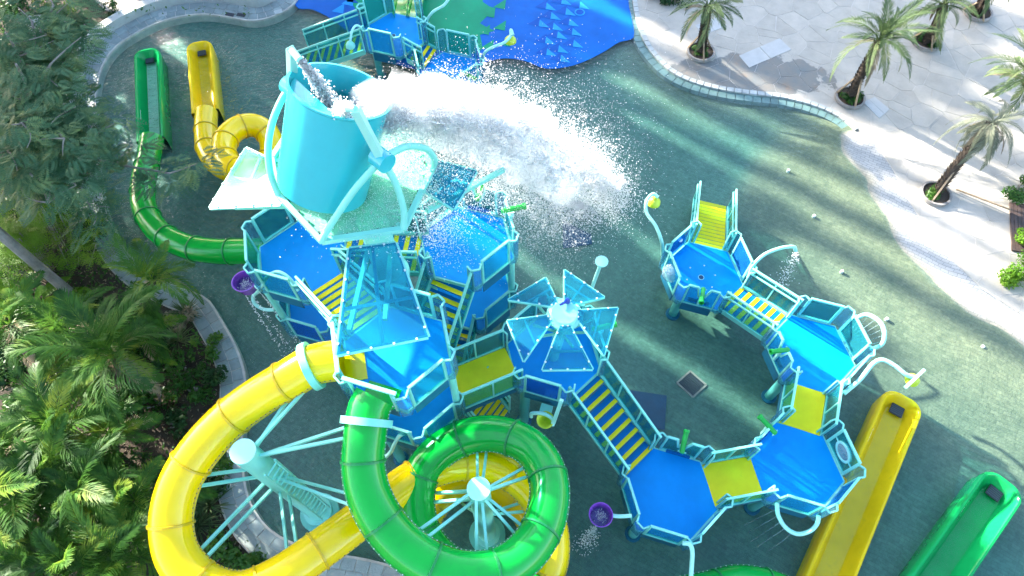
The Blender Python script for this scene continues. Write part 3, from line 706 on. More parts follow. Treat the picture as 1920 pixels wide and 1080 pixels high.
def stair(name, label, a, b, n, w=.98, guards=True, group='striped stairs', posts=1, strip=.085, pale=False, gmat='pane_teal', gh=.95):
    """n treads from a (one landing edge) to b"""
    a, b = Vector(a), Vector(b); lo = a if a.z < b.z else b
    t = thing(name, (lo.x, lo.y, lo.z), label, 'stair', group)
    h = Vector((b.x-a.x, b.y-a.y, 0)); L_ = h.length; u = h/L_; s = Vector((u.y, -u.x, 0)); dz = (b.z-a.z)/(n+1); run = L_/n; o = ORG[t.name]
    mb = MB(); yaw = math.atan2(u.y, u.x)
    mt = MB(); mt.box((0, 0, -.02), (run*.98, w, .04)); me_t = mesh_np('tread', mt.v, mt.f); me_t.materials.append(MATS['step_blue'] if not pale else MATS['deck_blue'])
    mn = MB(); mn.box((0, 0, .004), (strip, w*.985, .012)); me_n = mesh_np('nosing', mn.v, mn.f); me_n.materials.append(MATS['deck_yellow'])
    for i in range(n):
        p = a+h*((i+.5)/n)+UP*(dz*(i+1))
        ob = link('tread', me_t, None, t); ob.location = p-o; ob.rotation_euler = (0, 0, yaw)
        on = link('nosing', me_n, None, ob)
        on.location = ((run/2-strip/2-.008)*(1 if dz < 0 else -1), 0, 0)
    for sgn in (-1, 1):
        q0 = a+s*sgn*(w/2+.03)+UP*(dz*.5); q1 = b+s*sgn*(w/2+.03)-UP*(dz*.5)
        mb = MB(); mb.slab([q0-UP*.16, q1-UP*.16, q1+UP*.06, q0+UP*.06], s, .03); mb.build('stringer', 'mint', t)
        if guards: frame_panel('guard', q0+s*sgn*.03, q1+s*sgn*.03, gh, t, gmat, mull=posts, lift=.06, rails2=True)
    return t
def bridge(name, label, a, b, w=1.0, group='yellow bridges', posts=1):
    a, b = Vector(a), Vector(b); t = thing(name, a.lerp(b, .5), label, 'bridge', group); u = (b-a).normalized(); s = u.cross(UP).normalized()
    mb = MB(); mb.slab([a+s*w/2-UP*.03, b+s*w/2-UP*.03, b-s*w/2-UP*.03, a-s*w/2-UP*.03], (0, 0, 1), .07); mb.build('bridge_deck', 'deck_yellow', t)
    for sg in (-1, 1):
        frame_panel('guard', a+s*sg*(w/2+.03), b+s*sg*(w/2+.03), .95, t, 'pane_teal', mull=posts)
        mb = MB(); q0, q1 = a+s*sg*(w/2+.02), b+s*sg*(w/2+.02); mb.slab([q0-UP*.10, q1-UP*.10, q1-UP*.30, q0-UP*.30], s, .025); mb.build('fascia', 'skirt', t)
    return t

cA = (5.48, 9.85, 1.0); cB = (7.88, 7.25, 1.35); cD = (6.89, 4.24, 1.35); cE = (3.75, 3.58, 1.35); cF = (1.0, 6.55, 2.75)
cG = (-2.30, 5.50, 2.75); cH = (-2.30, 5.46, 5.3); cI = (-5.0, 8.55, 4.0); cK = (-5.0, 8.55, 1.6); cJ = (-1.08, 8.78, 4.25); cL = (-1.08, 8.78, 1.9)
pM = at(741, 64, 1.15); cM = (pM.x, pM.y, 1.15); pN = at(843, 141, .85); cN = (pN.x, pN.y, .85)

platform('play_platform', 'blue platform with round floor nozzle at the head of the entry stair', cA, {13: 'blue', 73: None, 133: 'blue', 193: 'dome', 253: 'notch', 313: None}, (0, 2, 4), dots=True)
platform('play_platform', 'blue platform carrying the harp shaped spray ring on its right', cB, {13: 'panel', 73: 'panel', 133: None, 193: 'notch', 253: None, 313: 'blue'}, (0, 2, 4))
platform('play_platform', 'blue platform with a round porthole panel, beside the long yellow chute', cD, {13: 'window', 73: None, 133: 'notch', 193: None, 253: 'panel', 313: 'blue'}, (0, 2, 4))
platform('play_platform', 'blue platform with the small purple tipping bucket on a pole at its left', cE, {13: None, 73: 'notch', 133: None, 193: 'panel', 253: 'panel', 313: 'blue'}, (0, 2, 4))
platform('play_platform', 'blue platform under the five petal glass umbrella roof', cF, {13: 'panel', 73: 'panel', 133: 'panel', 193: None, 253: 'blue', 313: None}, (0, 2, 4))
platform('play_platform', 'lower blue platform half hidden below the tower top platform', cG, {13: None, 73: None, 133: 'panel', 193: 'panel', 253: 'panel', 313: 'panel'}, (0, 2, 4))
platform('play_platform', 'topmost blue platform where both big tube slides begin', cH, {13: 'pale', 73: 'panel', 133: None, 193: 'tube', 253: 'tube', 313: 'panel'}, ())
platform('play_platform', 'upper blue platform left of the tower, above the left purple bucket', cI, {13: None, 73: 'panel', 133: 'panel', 193: 'pale', 253: 'panel', 313: None}, ())
platform('play_platform', 'lower left blue platform tucked beneath another one near the purple bucket', cK, {13: None, 73: 'panel', 133: 'panel', 193: 'panel', 253: 'blue', 313: 'panel'}, (0, 2, 4))
platform('play_platform', 'wet blue platform right of the giant bucket, sprinkled with falling water', cJ, {13: 'panel', 73: 'notch', 133: 'panel', 193: None, 253: None, 313: 'panel'}, ())
platform('play_platform', 'lower blue platform beneath the wet one right of the tower', cL, {13: 'panel', 73: 'panel', 133: 'panel', 193: None, 253: None, 313: 'panel'}, (0, 2, 4))
platform('play_platform', 'far blue platform at the top edge with a green slide behind it', cM, {13: None, 73: None, 133: 'tall', 193: None, 253: 'panel', 313: None}, (0, 2, 4), dots=True)
platform('play_platform', 'far blue platform beside the splash pad, partly covered by the white splash', cN, {13: 'blue', 73: 'panel', 133: None, 193: 'panel', 253: 'panel', 313: 'panel'}, (0, 2, 4), dots=True)
# tower posts that carry the upper platforms
for c0, c1, lab in ((cG, cH, 'the topmost platform'), (cK, cI, 'the upper left platform'), (cL, cJ, 'the wet upper platform')):
    t = thing('tower_frame', (c0[0], c0[1], c0[2]), 'mint posts standing on the lower deck and carrying ' + lab, 'frame', 'tower posts')
    for k in (0, 2, 4):
        p = hexv(c0, k, HR*.97); mb = MB(); mb.lathe([(.085, 0), (.085, c1[2]-c0[2]-.2)], (p.x, p.y, c0[2]), n=14); mb.build('post', 'mint', t, smooth=True)

eA = side_mid(cA, 73); gA = Vector(at(1332, 383, -.1)); gA.z = -.1
stair('entry_stair', 'long yellow striped entry stair rising from the water, upper right', gA, eA, 13, w=1.0, posts=2, strip=.115)
stair('link_stair', 'short striped stair joining the two right hand platforms', side_mid(cA, 313), side_mid(cB, 133), 6, w=.95, strip=.12)
stair('link_stair', 'striped stair climbing from the purple bucket platform to the umbrella platform', side_mid(cE, 133), side_mid(cF, 313), 8, w=.98, strip=.10, posts=2)
stair('link_stair', 'striped stair under the glass petal, rising to the topmost platform', side_mid(cI, 313), side_mid(cH, 133), 8, w=.98, strip=.11)
stair('link_stair', 'striped stair running down from the wet platform right of the tower', side_mid(cJ, 253), side_mid(cG, 73), 7, w=.98, strip=.11)
stair('link_stair', 'yellow striped stair showing just below the right corner of the bucket tray', side_mid(cI, 13), side_mid(cJ, 193), 7, w=.98, strip=.11)
lb = side_mid(cL, 253); lb2 = lb+Vector((math.cos(R(253)), math.sin(R(253)), 0))*1.5; lb2.z = .6
stair('link_stair', 'low striped stair in the gap between tower and umbrella platform', lb, lb2, 6, w=.80, strip=.10)
ga = at(893, 742, 1.9); gb = at(935, 800, .6)
stair('link_stair', 'shaded striped stair below the yellow bridge beside the green loop', ga, gb, 6, w=.9, strip=.10)
bridge('link_bridge', 'flat yellow bridge with glazed sides at the top of the curving platform chain', side_mid(cB, 253), side_mid(cD, 73))
bridge('link_bridge', 'flat yellow bridge between the porthole platform and the purple bucket platform', side_mid(cD, 193), side_mid(cE, 13))
bridge('link_bridge', 'wide yellow bridge from the tower to the umbrella platform', side_mid(cF, 193), side_mid(cG, 13), w=1.02)
a = side_mid(cM, 193); b = at(575, 118, -.1); b.z = -.1
stair('entry_stair', 'far striped stair with glazed rails behind the giant bucket', b, a, 8, w=1.0, posts=2, strip=.11)
stair('link_stair', 'short three stripe stair between the two far platforms', side_mid(cM, 313), side_mid(cN, 133), 3, w=.95, strip=.12)

# ------------------------------------------------------------------ roofs
def petal(parent, q, mat='pane_roof', bars=.06, name='roof_petal', cross=1, bolts=True, spine=True):
    q = [Vector(p) for p in q]; nrm = (q[1]-q[0]).cross(q[3]-q[0]).normalized()
    if nrm.z < 0: nrm = -nrm
    mb = MB(); up = nrm
    for i in range(4): mb.bar(q[i], q[(i+1) % 4], bars, .05, up=up)
    if spine: mb.bar(q[0].lerp(q[1], .5), q[3].lerp(q[2], .5), bars*.75, .04, up=up)
    for k in range(cross):
        t = (k+1)/(cross+1)+.08; mb.bar(q[0].lerp(q[3], t), q[1].lerp(q[2], t), bars*.75, .04, up=up)
    f = mb.build(name, 'mint', parent)
    mb = MB(); mb.slab([p+nrm*.034 for p in q], nrm, .012); mb.build('roof_pane', mat, f)
    if bolts:
        mb = MB()
        for i in range(4):
            a_, b_ = q[i], q[(i+1) % 4]; n = max(2, int((b_-a_).length/.33))
            for j in range(n): p = a_.lerp(b_, (j+.5)/n)+nrm*.045; mb.box(p, (.035, .035, .02), random.random())
        mb.build('bolts', 'bolt', f)['kind'] = 'stuff'
    return f
# umbrella over the platform
uz = 5.35; uc = at(1058, 590, uz)
u = thing('umbrella_roof', (cF[0], cF[1], cF[2]), 'five petal blue glass umbrella roof with a pale round hub', 'roof')
ub = Vector((cF[0], cF[1], cF[2]))
mb = MB(); mb.tube([ub+UP*.0, Vector((uc.x, uc.y, uz-.1))], .13, 16); mb.build('mast', 'mint', u, smooth=True)
mb = MB(); mb.lathe([(.24, -.05), (.37, -.03), (.37, .03), (.29, .05), (.26, .09), (.0, .10)], uc, n=28); hub = mb.build('hub', 'mint', u, smooth=True)
mb = MB()
for k in range(10): a_ = R(36*k); mb.box((uc.x+.33*math.cos(a_), uc.y+.33*math.sin(a_), uz+.04), (.04, .10, .02), a_)
mb.build('hub_bolts', 'mint', hub)['kind'] = 'stuff'
mb = MB(); q = at(1064, 562, uz+.2); mb.lathe([(.03, -.1), (.07, .0), (.05, .06), (.02, .10)], (q.x, q.y, uz+.14), n=12); mb.lathe([(.04, 0), (.02, .2)], (q.x, q.y, uz+.14), (-.7, -.5, .2), n=10); mb.build('spray_nozzle', 'nozzle_blue', u)
PET = [[(1075, 573), (1032, 572), (953, 562), (1021, 522)], [(1058, 570), (1075, 572), (1133, 558), (1058, 507)], [(1083, 583), (1083, 600), (1132, 667), (1158, 578)], [(1069, 612), (1050, 612), (1017, 694), (1111, 693)], [(1034, 603), (1026, 592), (951, 602), (982, 678)]]
PET[0] = [(1046, 570), (1031, 575), (953, 563), (1023, 522)]
for k, q in enumerate(PET):
    pts = [at(q[0][0], q[0][1], uz+.02), at(q[1][0], q[1][1], uz+.02), at(q[2][0], q[2][1], uz-.05), at(q[3][0], q[3][1], uz-.05)]
    petal(u, pts, 'pane_roof', .05, cross=1, spine=(k == 1))
    om = pts[2].lerp(pts[3], .5); im = Vector((uc.x, uc.y, uz-.9)); mb = MB()
    for w_ in (.25, .75): mb.bar(im, pts[2].lerp(pts[3], w_).lerp(uc, .42)-UP*.05, .045, .045)
    mb.build('roof_strut', 'mint', u)

# ------------------------------------------------------------------ giant tipping bucket on the central column
TC = Vector((-2.72, 7.62, 0)); PZ = 9.45
tw = thing('bucket_tower', TC, 'tall central column with curved cage and glass petals carrying the giant bucket', 'tower')
mb = MB(); mb.lathe([(.62, -.26), (.62, -.16), (.30, -.12), (.30, 7.9)], TC, n=28); mb.build('column', 'mint', tw, smooth=True)
cf = at(743, 492, 4.9); mb = MB(); mb.lathe([(.30, 4.9), (.46, 4.9), (.46, 5.02), (.30, 5.02)], TC, n=28); mb.build('column_flange', 'mint', tw)
TZ = 8.0
TR = [at(604, 455, TZ), at(757, 432, TZ), at(810, 322, TZ), at(798, 286, TZ), at(735, 240, TZ), at(560, 225, TZ), at(512, 300, TZ), at(524, 370, TZ)]
mb = MB(); mb.slab(TR, (0, 0, 1), .02); mb.build('tray', 'pane_tray', tw)
mb = MB()
for i in range(8): mb.bar(TR[i]+UP*.04, TR[(i+1) % 8]+UP*.04, .09, .11)
for i in range(8): mb.bar(TR[i], Vector((TC.x, TC.y, TZ-.25)), .07, .10)
mb.build('tray_frame', 'mint', tw)
mb = MB()
for i in range(8):
    a_, b_ = TR[i], TR[(i+1) % 8]; n = max(1, int((b_-a_).length/.28))
    for j in range(n): p = a_.lerp(b_, (j+.5)/n); p = p.lerp(Vector((TC.x, TC.y, TZ)), .06)+UP*.04; mb.box(p, (.04, .04, .04))
mb.build('tray_bolts', 'bolt_dark', tw)['kind'] = 'stuff'
bn = at(716, 299, PZ+.02); bf = at(548, 165, PZ+.02)
def arm(pts, name='cage_arm', r=.06): mb = MB(); mb.tube(catmull(pts, 8), r, 12); return mb.build(name, 'mint', tw, smooth=True)
arm([TR[0]+UP*.05, at(618, 425, 8.35), at(660, 362, 8.95), at(694, 322, 9.3), bn])
arm([TR[1]+UP*.05, at(757, 395, 8.4), at(742, 345, 8.95), bn])
arm([TR[2]+UP*.05, at(815, 300, 8.45), at(800, 280, 8.85), at(770, 274, 9.15), at(742, 283, 9.35), bn])
arm([TR[7]+UP*.05, at(507, 325, 8.4), at(503, 275, 8.8), at(512, 225, 9.2), at(532, 180, 9.4), bf])
arm([TR[5]+UP*.05, at(548, 205, 8.8), bf])
for q, b_, tip, nz in ((bn, (666, 204), (650, 203), 0), (bf, (547, 94), (562, 112), 1)):
    top = at(b_[0], b_[1], 10.75); mb = MB(); mb.bar(q, top, .13, .13); ps = mb.build('water_post', 'pale_mint', tw, bevel=.01)
    e = at(tip[0], tip[1], 10.72); mb = MB(); mb.tube([top, e], .055, 10); mb.build('nozzle', 'pale_mint', ps)
for q in (bn, bf):
    mb = MB(); d = (bf-bn).normalized(); mb.tube([q-d*.14, q+d*.14], .17, 16); mb.build('bearing', 'bucket_cyan', tw, smooth=True)
rp = [((655, 467), (742, 456), (803, 632), (632, 666), 7.75, 7.25, 'pane_roof', 1), ((532, 312), (527, 384), (395, 390), (462, 279), 7.75, 7.35, 'pane_pale', 0), ((775, 345), (812, 300), (893, 322), (850, 392), 7.6, 7.2, 'pane_roof', 0)]
for a_, b_, c_, d_, z1, z2, m_, bt in rp:
    f = petal(tw, [at(*a_, z1), at(*b_, z1), at(*c_, z2), at(*d_, z2)], m_, .075, cross=1, bolts=True)
for a_, b_ in (((945, 318, 6.9), (800, 395, 7.3)), ((548, 385, 7.4), (440, 388, 7.2)), ((733, 470, 7.0), (722, 600, 7.1)), ((690, 470, 7.0), (655, 620, 7.1))):
    mb = MB(); mb.bar(at(*a_), at(*b_), .08, .10); mb.build('roof_strut', 'mint', tw)
# the bucket itself
tilt = R(26); ax = Vector((math.sin(tilt)*math.cos(R(43)), math.sin(tilt)*math.sin(R(43)), math.cos(tilt)))
RM, RB, HB = .81, .785, 1.95; bc = Vector((-3.38, 7.48, 8.2))
bk = thing('tipping_bucket', bc, 'giant cyan dumping bucket tilted on its cage, water pouring out', 'bucket')
mb = MB(); mb.lathe([(RB*.8, -.03), (RB, .06), (RB+.01, .12), (RM-.01, HB-.04), (RM+.03, HB), (RM+.03, HB+.03), (RM-.015, HB+.03), (RM-.04, HB-.1), (RB-.04, .15), (0.02, .13)], bc, ax, 48); mb.build('bucket_shell', 'bucket_cyan', bk, smooth=True)
mb = MB(); mb.lathe([(RM-.06, HB-.42), (.01, HB-.42)], bc, ax, 40)
mb.build('bucket_water', 'water', bk)
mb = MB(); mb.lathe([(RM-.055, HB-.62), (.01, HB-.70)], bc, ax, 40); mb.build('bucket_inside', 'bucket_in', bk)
side = Vector((math.cos(R(133)), math.sin(R(133)), 0)); fw = ax.cross(side).normalized()
# flat counterweight shelf inside the back of the mouth
bw = -Vector((math.cos(R(43)), math.sin(R(43)), 0)); bw = (bw-ax*bw.dot(ax)).normalized()
sh = []
for q in np.linspace(-58, 58, 13): sh.append(bc+ax*(HB-.10)+(bw*math.cos(R(q))+side*math.sin(R(q)))*(RM-.05))
mb = MB(); mb.slab(sh, ax, .03); mb.build('back_shelf', 'bucket_cyan', bk)

# ------------------------------------------------------------------ tube slides
def tube_slide(name, label, pts, r, mat, fmat, step=1.15, ring=True, mouth=0, bolts=True, n=30):
    path = catmull(pts, 10); base = pts[-1]
    t = thing(name, (base[0], base[1], 0), label, 'slide', 'tube slides')
    fine = resample(path, .12); per = max(2, round(step/.12)); i = 0
    while i < len(fine)-1:
        j = min(i+per, len(fine)-1)
        if len(fine)-1-j < 3: j = len(fine)-1
        mb = MB(); mb.tube(fine[i:j+1], r, n, caps=False); sec = mb.build('tube_section', mat, t, smooth=True)
        if bolts:                                 # the two halves of each section meet in bolted side seams
            mbt = MB()
            for sg in (-1, 1):
                q = []; ms = MB()
                for k in range(i, j+1):
                    d = (fine[min(k+1, len(fine)-1)]-fine[max(k-1, 0)]).normalized(); s_ = d.cross(UP).normalized(); q.append(fine[k]+s_*sg*r)
                ms.tube(q, .018, 5); ms.build('seam', fmat, sec)
                for k, p in enumerate(q):
                    d = (fine[min(i+k+1, len(fine)-1)]-fine[max(i+k-1, 0)]).normalized(); p = p+d.cross(UP).normalized()*sg*.004
                    mbt.box(p+UP*.014, (.022, .022, .014))
            mbt.build('seam_bolts', 'bolt' if fmat == 'flange_green' else 'bolt_dark', sec)['kind'] = 'stuff'
        if i > 0 and ring:
            p = fine[i]; d = (fine[min(i+1, len(fine)-1)]-fine[i-1]).normalized()
            mb = MB(); mb.lathe([(r-.01, -.028), (r+.028, -.02), (r+.028, .02), (r-.01, .02)], p, d, n, close=True); f = mb.build('flange', fmat, t)
        i = j
    return t, fine
Rt = .40
yh = side_mid(cH, 193, .04, 5.68)
YP = [yh, at(590, 684, 5.68), at(540, 712, 5.55), at(485, 745, 5.35), at(430, 786, 5.15), at(382, 836, 4.95), at(345, 890, 4.75), at(325, 945, 4.55), at(322, 1000, 4.35), at(338, 1052, 4.2), at(385, 1098, 4.0), at(450, 1112, 3.85), at(520, 1084, 3.7), at(590, 1037, 3.55), at(650, 993, 3.4), at(712, 945, 3.2), at(768, 902, 3.0), at(830, 874, 2.8), at(895, 866, 2.6), at(955, 885, 2.42), at(1003, 928, 2.25), at(1030, 990, 2.1), at(1030, 1055, 1.95), at(1000, 1110, 1.8), at(940, 1140, 1.65), at(870, 1135, 1.5), at(815, 1090, 1.35), at(790, 1030, 1.2), at(800, 965, 1.1), at(840, 920, 1.0), at(900, 905, .9), at(960, 925, .8), at(1000, 980, .7), at(1010, 1050, .6), at(1040, 1130, .5)]
ts, yfine = tube_slide('tube_slide', 'big yellow tube slide sweeping round the lower left from the tower', YP, Rt, 'slide_yellow', 'flange_yellow')
gh = side_mid(cH, 253, .04, 5.66)
GP = [gh, at(691, 770, 5.6), at(684, 820, 5.45), at(681, 872, 5.25), at(691, 926, 5.05), at(719, 980, 4.85), at(762, 1027, 4.65), at(820, 1062, 4.5), at(886, 1076, 4.35), at(950, 1062, 4.2), at(1000, 1018, 4.05), at(1027, 957, 3.9), at(1027, 892, 3.75), at(995, 840, 3.6), at(940, 815, 3.45), at(880, 817, 3.3), at(825, 845, 3.15), at(790, 890, 3.0), at(780, 945, 2.85), at(792, 1003, 2.7), at(828, 1050, 2.55), at(888, 1088, 2.4), at(955, 1105, 2.25), at(1030, 1118, 2.05), at(1120, 1132, 1.8), at(1230, 1126, 1.5), at(1325, 1108, 1.2), at(1390, 1094, 1.0), at(1460, 1108, .8), at(1530, 1150, .6)]
tube_slide('tube_slide', 'big green tube slide coiling in a loop at the lower centre', GP, Rt, 'slide_green', 'flange_green')
tube_slide('tube_slide', 'green tube slide bending under the left platforms towards its runout', [at(285, 262, .55), at(278, 300, .62), at(268, 348, .78), at(273, 396, .95), at(300, 436, 1.1), at(350, 462, 1.3), at(402, 471, 1.5), at(455, 471, 1.7), at(540, 468, 2.0), at(600, 466, 2.2)], .37, 'slide_green', 'flange_green', bolts=False)
tube_slide('tube_slide', 'yellow tube slide curled in a small ring behind the bucket', [at(387, 212, .5), at(386, 245, .55), at(390, 280, .65), at(410, 308, .8), at(440, 322, .95), at(480, 322, 1.1), at(508, 296, 1.25), at(506, 258, 1.4), at(480, 236, 1.55), at(446, 240, 1.7), at(422, 266, 1.85), at(424, 300, 2.0), at(452, 320, 2.2), at(500, 320, 2.4), at(560, 330, 2.7), at(620, 380, 3.0)], .37, 'slide_yellow', 'flange_yellow', bolts=False, step=.8)
def ring_collar(p, d, r, parent, name='collar'):
    mb = MB(); mb.lathe([(r+.01, -.07), (r+.09, -.07), (r+.09, .07), (r+.01, .07)], p, d, 30, close=True); return mb.build(name, 'mint', parent, smooth=True)

# open runout chutes
def chute(name, label, p_end, p_in, w, mat, zb=0.0, h=.50, grate=True, deep=.12, stickers=(.75,), fmat=None):
    p_end, p_in = Vector(p_end), Vector(p_in); p_end.z = p_in.z = 0
    t = thing(name, p_end, label, 'chute', 'slide runout chutes'); d = (p_in-p_end); L_ = d.length; d /= L_; s = Vector((d.y, -d.x, 0))
    lev = [(w/2, -.26), (w/2+.03, h*.55), (w/2+.03, h-.05), (w/2, h), (w/2-.05, h+.005), (w/2-.09, h-.04), (w/2-.13, h*.62), (w/2-.19, h*.50), (w/2-.21, deep+.05), (w/2-.26, deep)]
    rows = []; NA = 16
    for hw, z in lev:
        row = [p_in+s*hw+UP*z]; rr = min(hw, w*.36*hw/(w/2)); cx = hw-rr; e = p_end+d*(w/2-hw)
        for k in range(NA//2+1): a_ = R(90*k/(NA//2)); row.append(e+d*rr+s*cx+s*rr*math.cos(a_)-d*rr*math.sin(a_)+UP*z)
        for k in range(NA//2+1): a_ = R(90+90*k/(NA//2)); row.append(e+d*rr-s*cx+s*rr*math.cos(a_)-d*rr*math.sin(a_)+UP*z)
        row.append(p_in-s*hw+UP*z); rows.append(row)
    mb = MB(); n = len(rows[0]); vs_ = [p for r_ in rows for p in r_]
    fs = [(i*n+k, i*n+k+1, (i+1)*n+k+1, (i+1)*n+k) for i in range(len(rows)-1) for k in range(n-1)]
    mb.add(vs_, fs); mb.build('chute_body', mat, t, smooth=True)
    mb = MB(); mb.add(rows[-1], [tuple(range(n))]); mb.build('chute_floor', fmat or mat, t)
    mb = MB(); mb.add([p-UP*.0+UP*(.17-deep) for p in rows[-1]], [tuple(range(n))]); mb.build('chute_water', 'clear_water', t)
    if grate:
        c = p_end+d*(w*.36)+UP*(deep+.11); yaw = math.atan2(d.y, d.x)
        mb = MB(); mb.box(c, (w*.30, w*.34, .04), yaw); f = mb.build('drain_grate', 'grate', t)
        for k in range(5): mb = MB(); mb.box(c+d*((k-2)*w*.055)+UP*.024, (w*.022, w*.30, .014), yaw); mb.build('slat', 'bolt_dark', f)
    for q in stickers:
        c = p_end+d*(L_*q if q < 1 else q)+s*(w/2-.11)+UP*(h*.62+.03)
        mb = MB(); mb.slab([c+d*.22+UP*.05, c-d*.22+UP*.05, c-d*.22-UP*.05, c+d*.22-UP*.05], s*.75+UP*.5, .006); mb.build('warning_sticker', 'white', t)
    return t
chute('runout_chute', 'long yellow runout chute at the lower right', at(1692, 748, .3), at(1540, 1110, .3), 1.0, 'runout_yellow', stickers=(1.5,))
chute('runout_chute', 'green runout chute in the bottom right corner', at(1880, 905, .3), at(1730, 1120, .3), 1.0, 'runout_green', stickers=(1.3,))
chute('runout_chute', 'green runout chute at the upper left, partly under the feathery tree', at(279, 100, .3), at(286, 268, .3), .86, 'runout_green', stickers=(.7,), fmat='chute_reflection')
chute('runout_chute', 'yellow runout chute at the upper left next to the small ring', at(376, 86, .3), at(388, 216, .3), .86, 'runout_yellow', stickers=())

# slide support columns with struts
def nearest(fine, p):
    p = Vector(p); i = min(range(len(fine)), key=lambda k: (fine[k]-p).length); return i
gpath = resample(catmull(GP, 10), .12)
def support(name, label, base, h, r, struts, collars=()):
    t = thing(name, base, label, 'column', 'slide support columns'); b = Vector(base)
    mb = MB(); mb.lathe([(r*2.1, -.26), (r*2.1, -.14), (r*1.5, -.10), (r*1.5, .05), (r, .08), (r, h-.02)], b, n=28); mb.build('column', 'mint', t, smooth=True)
    mb = MB(); mb.lathe([(r*1.02, h-.02), (r*1.02, h+.02), (.01, h+.022)], b, n=28); mb.build('cap', 'pale_mint', t)
    for zc, tgt, wd in struts:
        tg = Vector(tgt); d = (tg-b); d.z = 0; d.normalize(); sd = Vector((d.y, -d.x, 0))
        for k in (-1, 1):
            mb = MB(); mb.bar(b+d*r*.8+sd*k*.05+UP*(zc+.14*k), tg+sd*k*.10, .055, .075); mb.build('strut', 'mint', t)
    return t
ycb = at(600, 960, 0); ycb = Vector((-4.95, 3.46, 0))
def on(fine, px, py, z, r=Rt, tow=None):
    i = nearest(fine, at(px, py, z)); p = fine[i].copy()
    if tow is not None:
        d = Vector(tow)-p; d.z = 0; d.normalize(); p = p+d*r
    return p-UP*.05
sy_ = support('support_column', 'mint column with many struts inside the big yellow slide curve', ycb, 5.55, .235, [
    (5.3, on(yfine, 590, 684, 5.68, tow=ycb)-UP*.1, .1), (5.15, on(gpath, 684, 800, 5.5, tow=ycb), .1), (4.2, on(yfine, 335, 905, 4.7, tow=ycb), .1),
    (3.6, on(yfine, 350, 1070, 4.15, tow=ycb), .1), (3.1, on(yfine, 560, 1060, 3.6, tow=ycb), .1), (3.9, on(gpath, 700, 950, 4.95, tow=ycb)-UP*.3, .1)])
i = nearest(yfine, at(588, 685, 5.68)); ring_collar(yfine[i], (yfine[i+1]-yfine[i-1]).normalized(), Rt, sy_)
i = nearest(gpath, at(686, 795, 5.5)); ring_collar(gpath[i], (gpath[i+1]-gpath[i-1]).normalized(), Rt, sy_)
# ladder-like rungs on the column
mb = MB()
d0 = Vector((.75, -.35, 0)).normalized()
for k in range(16): p = ycb+d0*.42+UP*(.9+.27*k); mb.bar(p-Vector((-d0.y, d0.x, 0))*.16, p+Vector((-d0.y, d0.x, 0))*.16, .03, .03)
for s_ in (-.16, .16): p = ycb+d0*.42+Vector((-d0.y, d0.x, 0))*s_; mb.bar(p+UP*.7, p+UP*5.1, .04, .04)
mb.build('ladder', 'mint', sy_)
gcb = Vector((-.63, 2.93, 0)); st = []
for px, py, z in ((900, 1040, 4.3), (800, 980, 4.7), (985, 1000, 4.1), (990, 880, 3.7), (905, 830, 3.4), (830, 930, 3.0)):
    st.append((4.75-.12*len(st), on(gpath, px, py, z, tow=gcb), .1))
for px, py, z in ((895, 880, 2.6), (1000, 950, 2.2), (860, 930, 1.0)): st.append((2.6-.3*(len(st)-6), on(yfine, px, py, z, tow=gcb), .1))
support('support_column', 'mint column with radiating struts in the middle of the green loop', gcb, 4.9, .22, st)
# ================================================================== SPRAY FEATURES
def pipe(name, label, pts, r=.045, mat='pale_mint', group='spray pipes', cat='pipe', closed=False, base=None):
    path = catmull(pts, 8)
    b = Vector(base or pts[0]); t = thing(name, b, label, cat, group)
    mb = MB(); mb.tube(path, r, 12); mb.build('pipe', mat, t, smooth=True)
    return t
def bell(t, p, r=.15, mat='lime', ax=(0, 0, -1), name='spray_bell'):
    mb = MB(); mb.lathe([(.03, -.10), (r*.55, -.06), (r*.95, .04), (r, .12), (r*.9, .13), (r*.8, .06), (.02, -.02)], p, ax, 20); return mb.build(name, mat, t, smooth=True)
def drips(name, label, p0, n, spread, vel, tmax, size=(.008, .02), seed=1, kind='stuff'):
    g = np.random.default_rng(seed); p0 = np.array(p0); t = g.uniform(0, 1, n)**.7*tmax
    v = np.array(vel)+g.normal(0, 1, (n, 3))*np.array(spread); pos = p0+v*t[:, None]; pos[:, 2] -= 4.9*t*t
    keep = pos[:, 2] > .01; pos = pos[keep]; droplets(name, label, pos, g.uniform(size[0], size[1], len(pos)), p0)
TET = np.array([[1, 1, 1], [1, -1, -1], [-1, 1, -1], [-1, -1, 1]])/1.4
OCT = np.array([[1, 0, 0], [-1, 0, 0], [0, 1, 0], [0, -1, 0], [0, 0, 1], [0, 0, -1]], float)
OCF = np.array([[0, 2, 4], [2, 1, 4], [1, 3, 4], [3, 0, 4], [2, 0, 5], [1, 2, 5], [3, 1, 5], [0, 3, 5]])
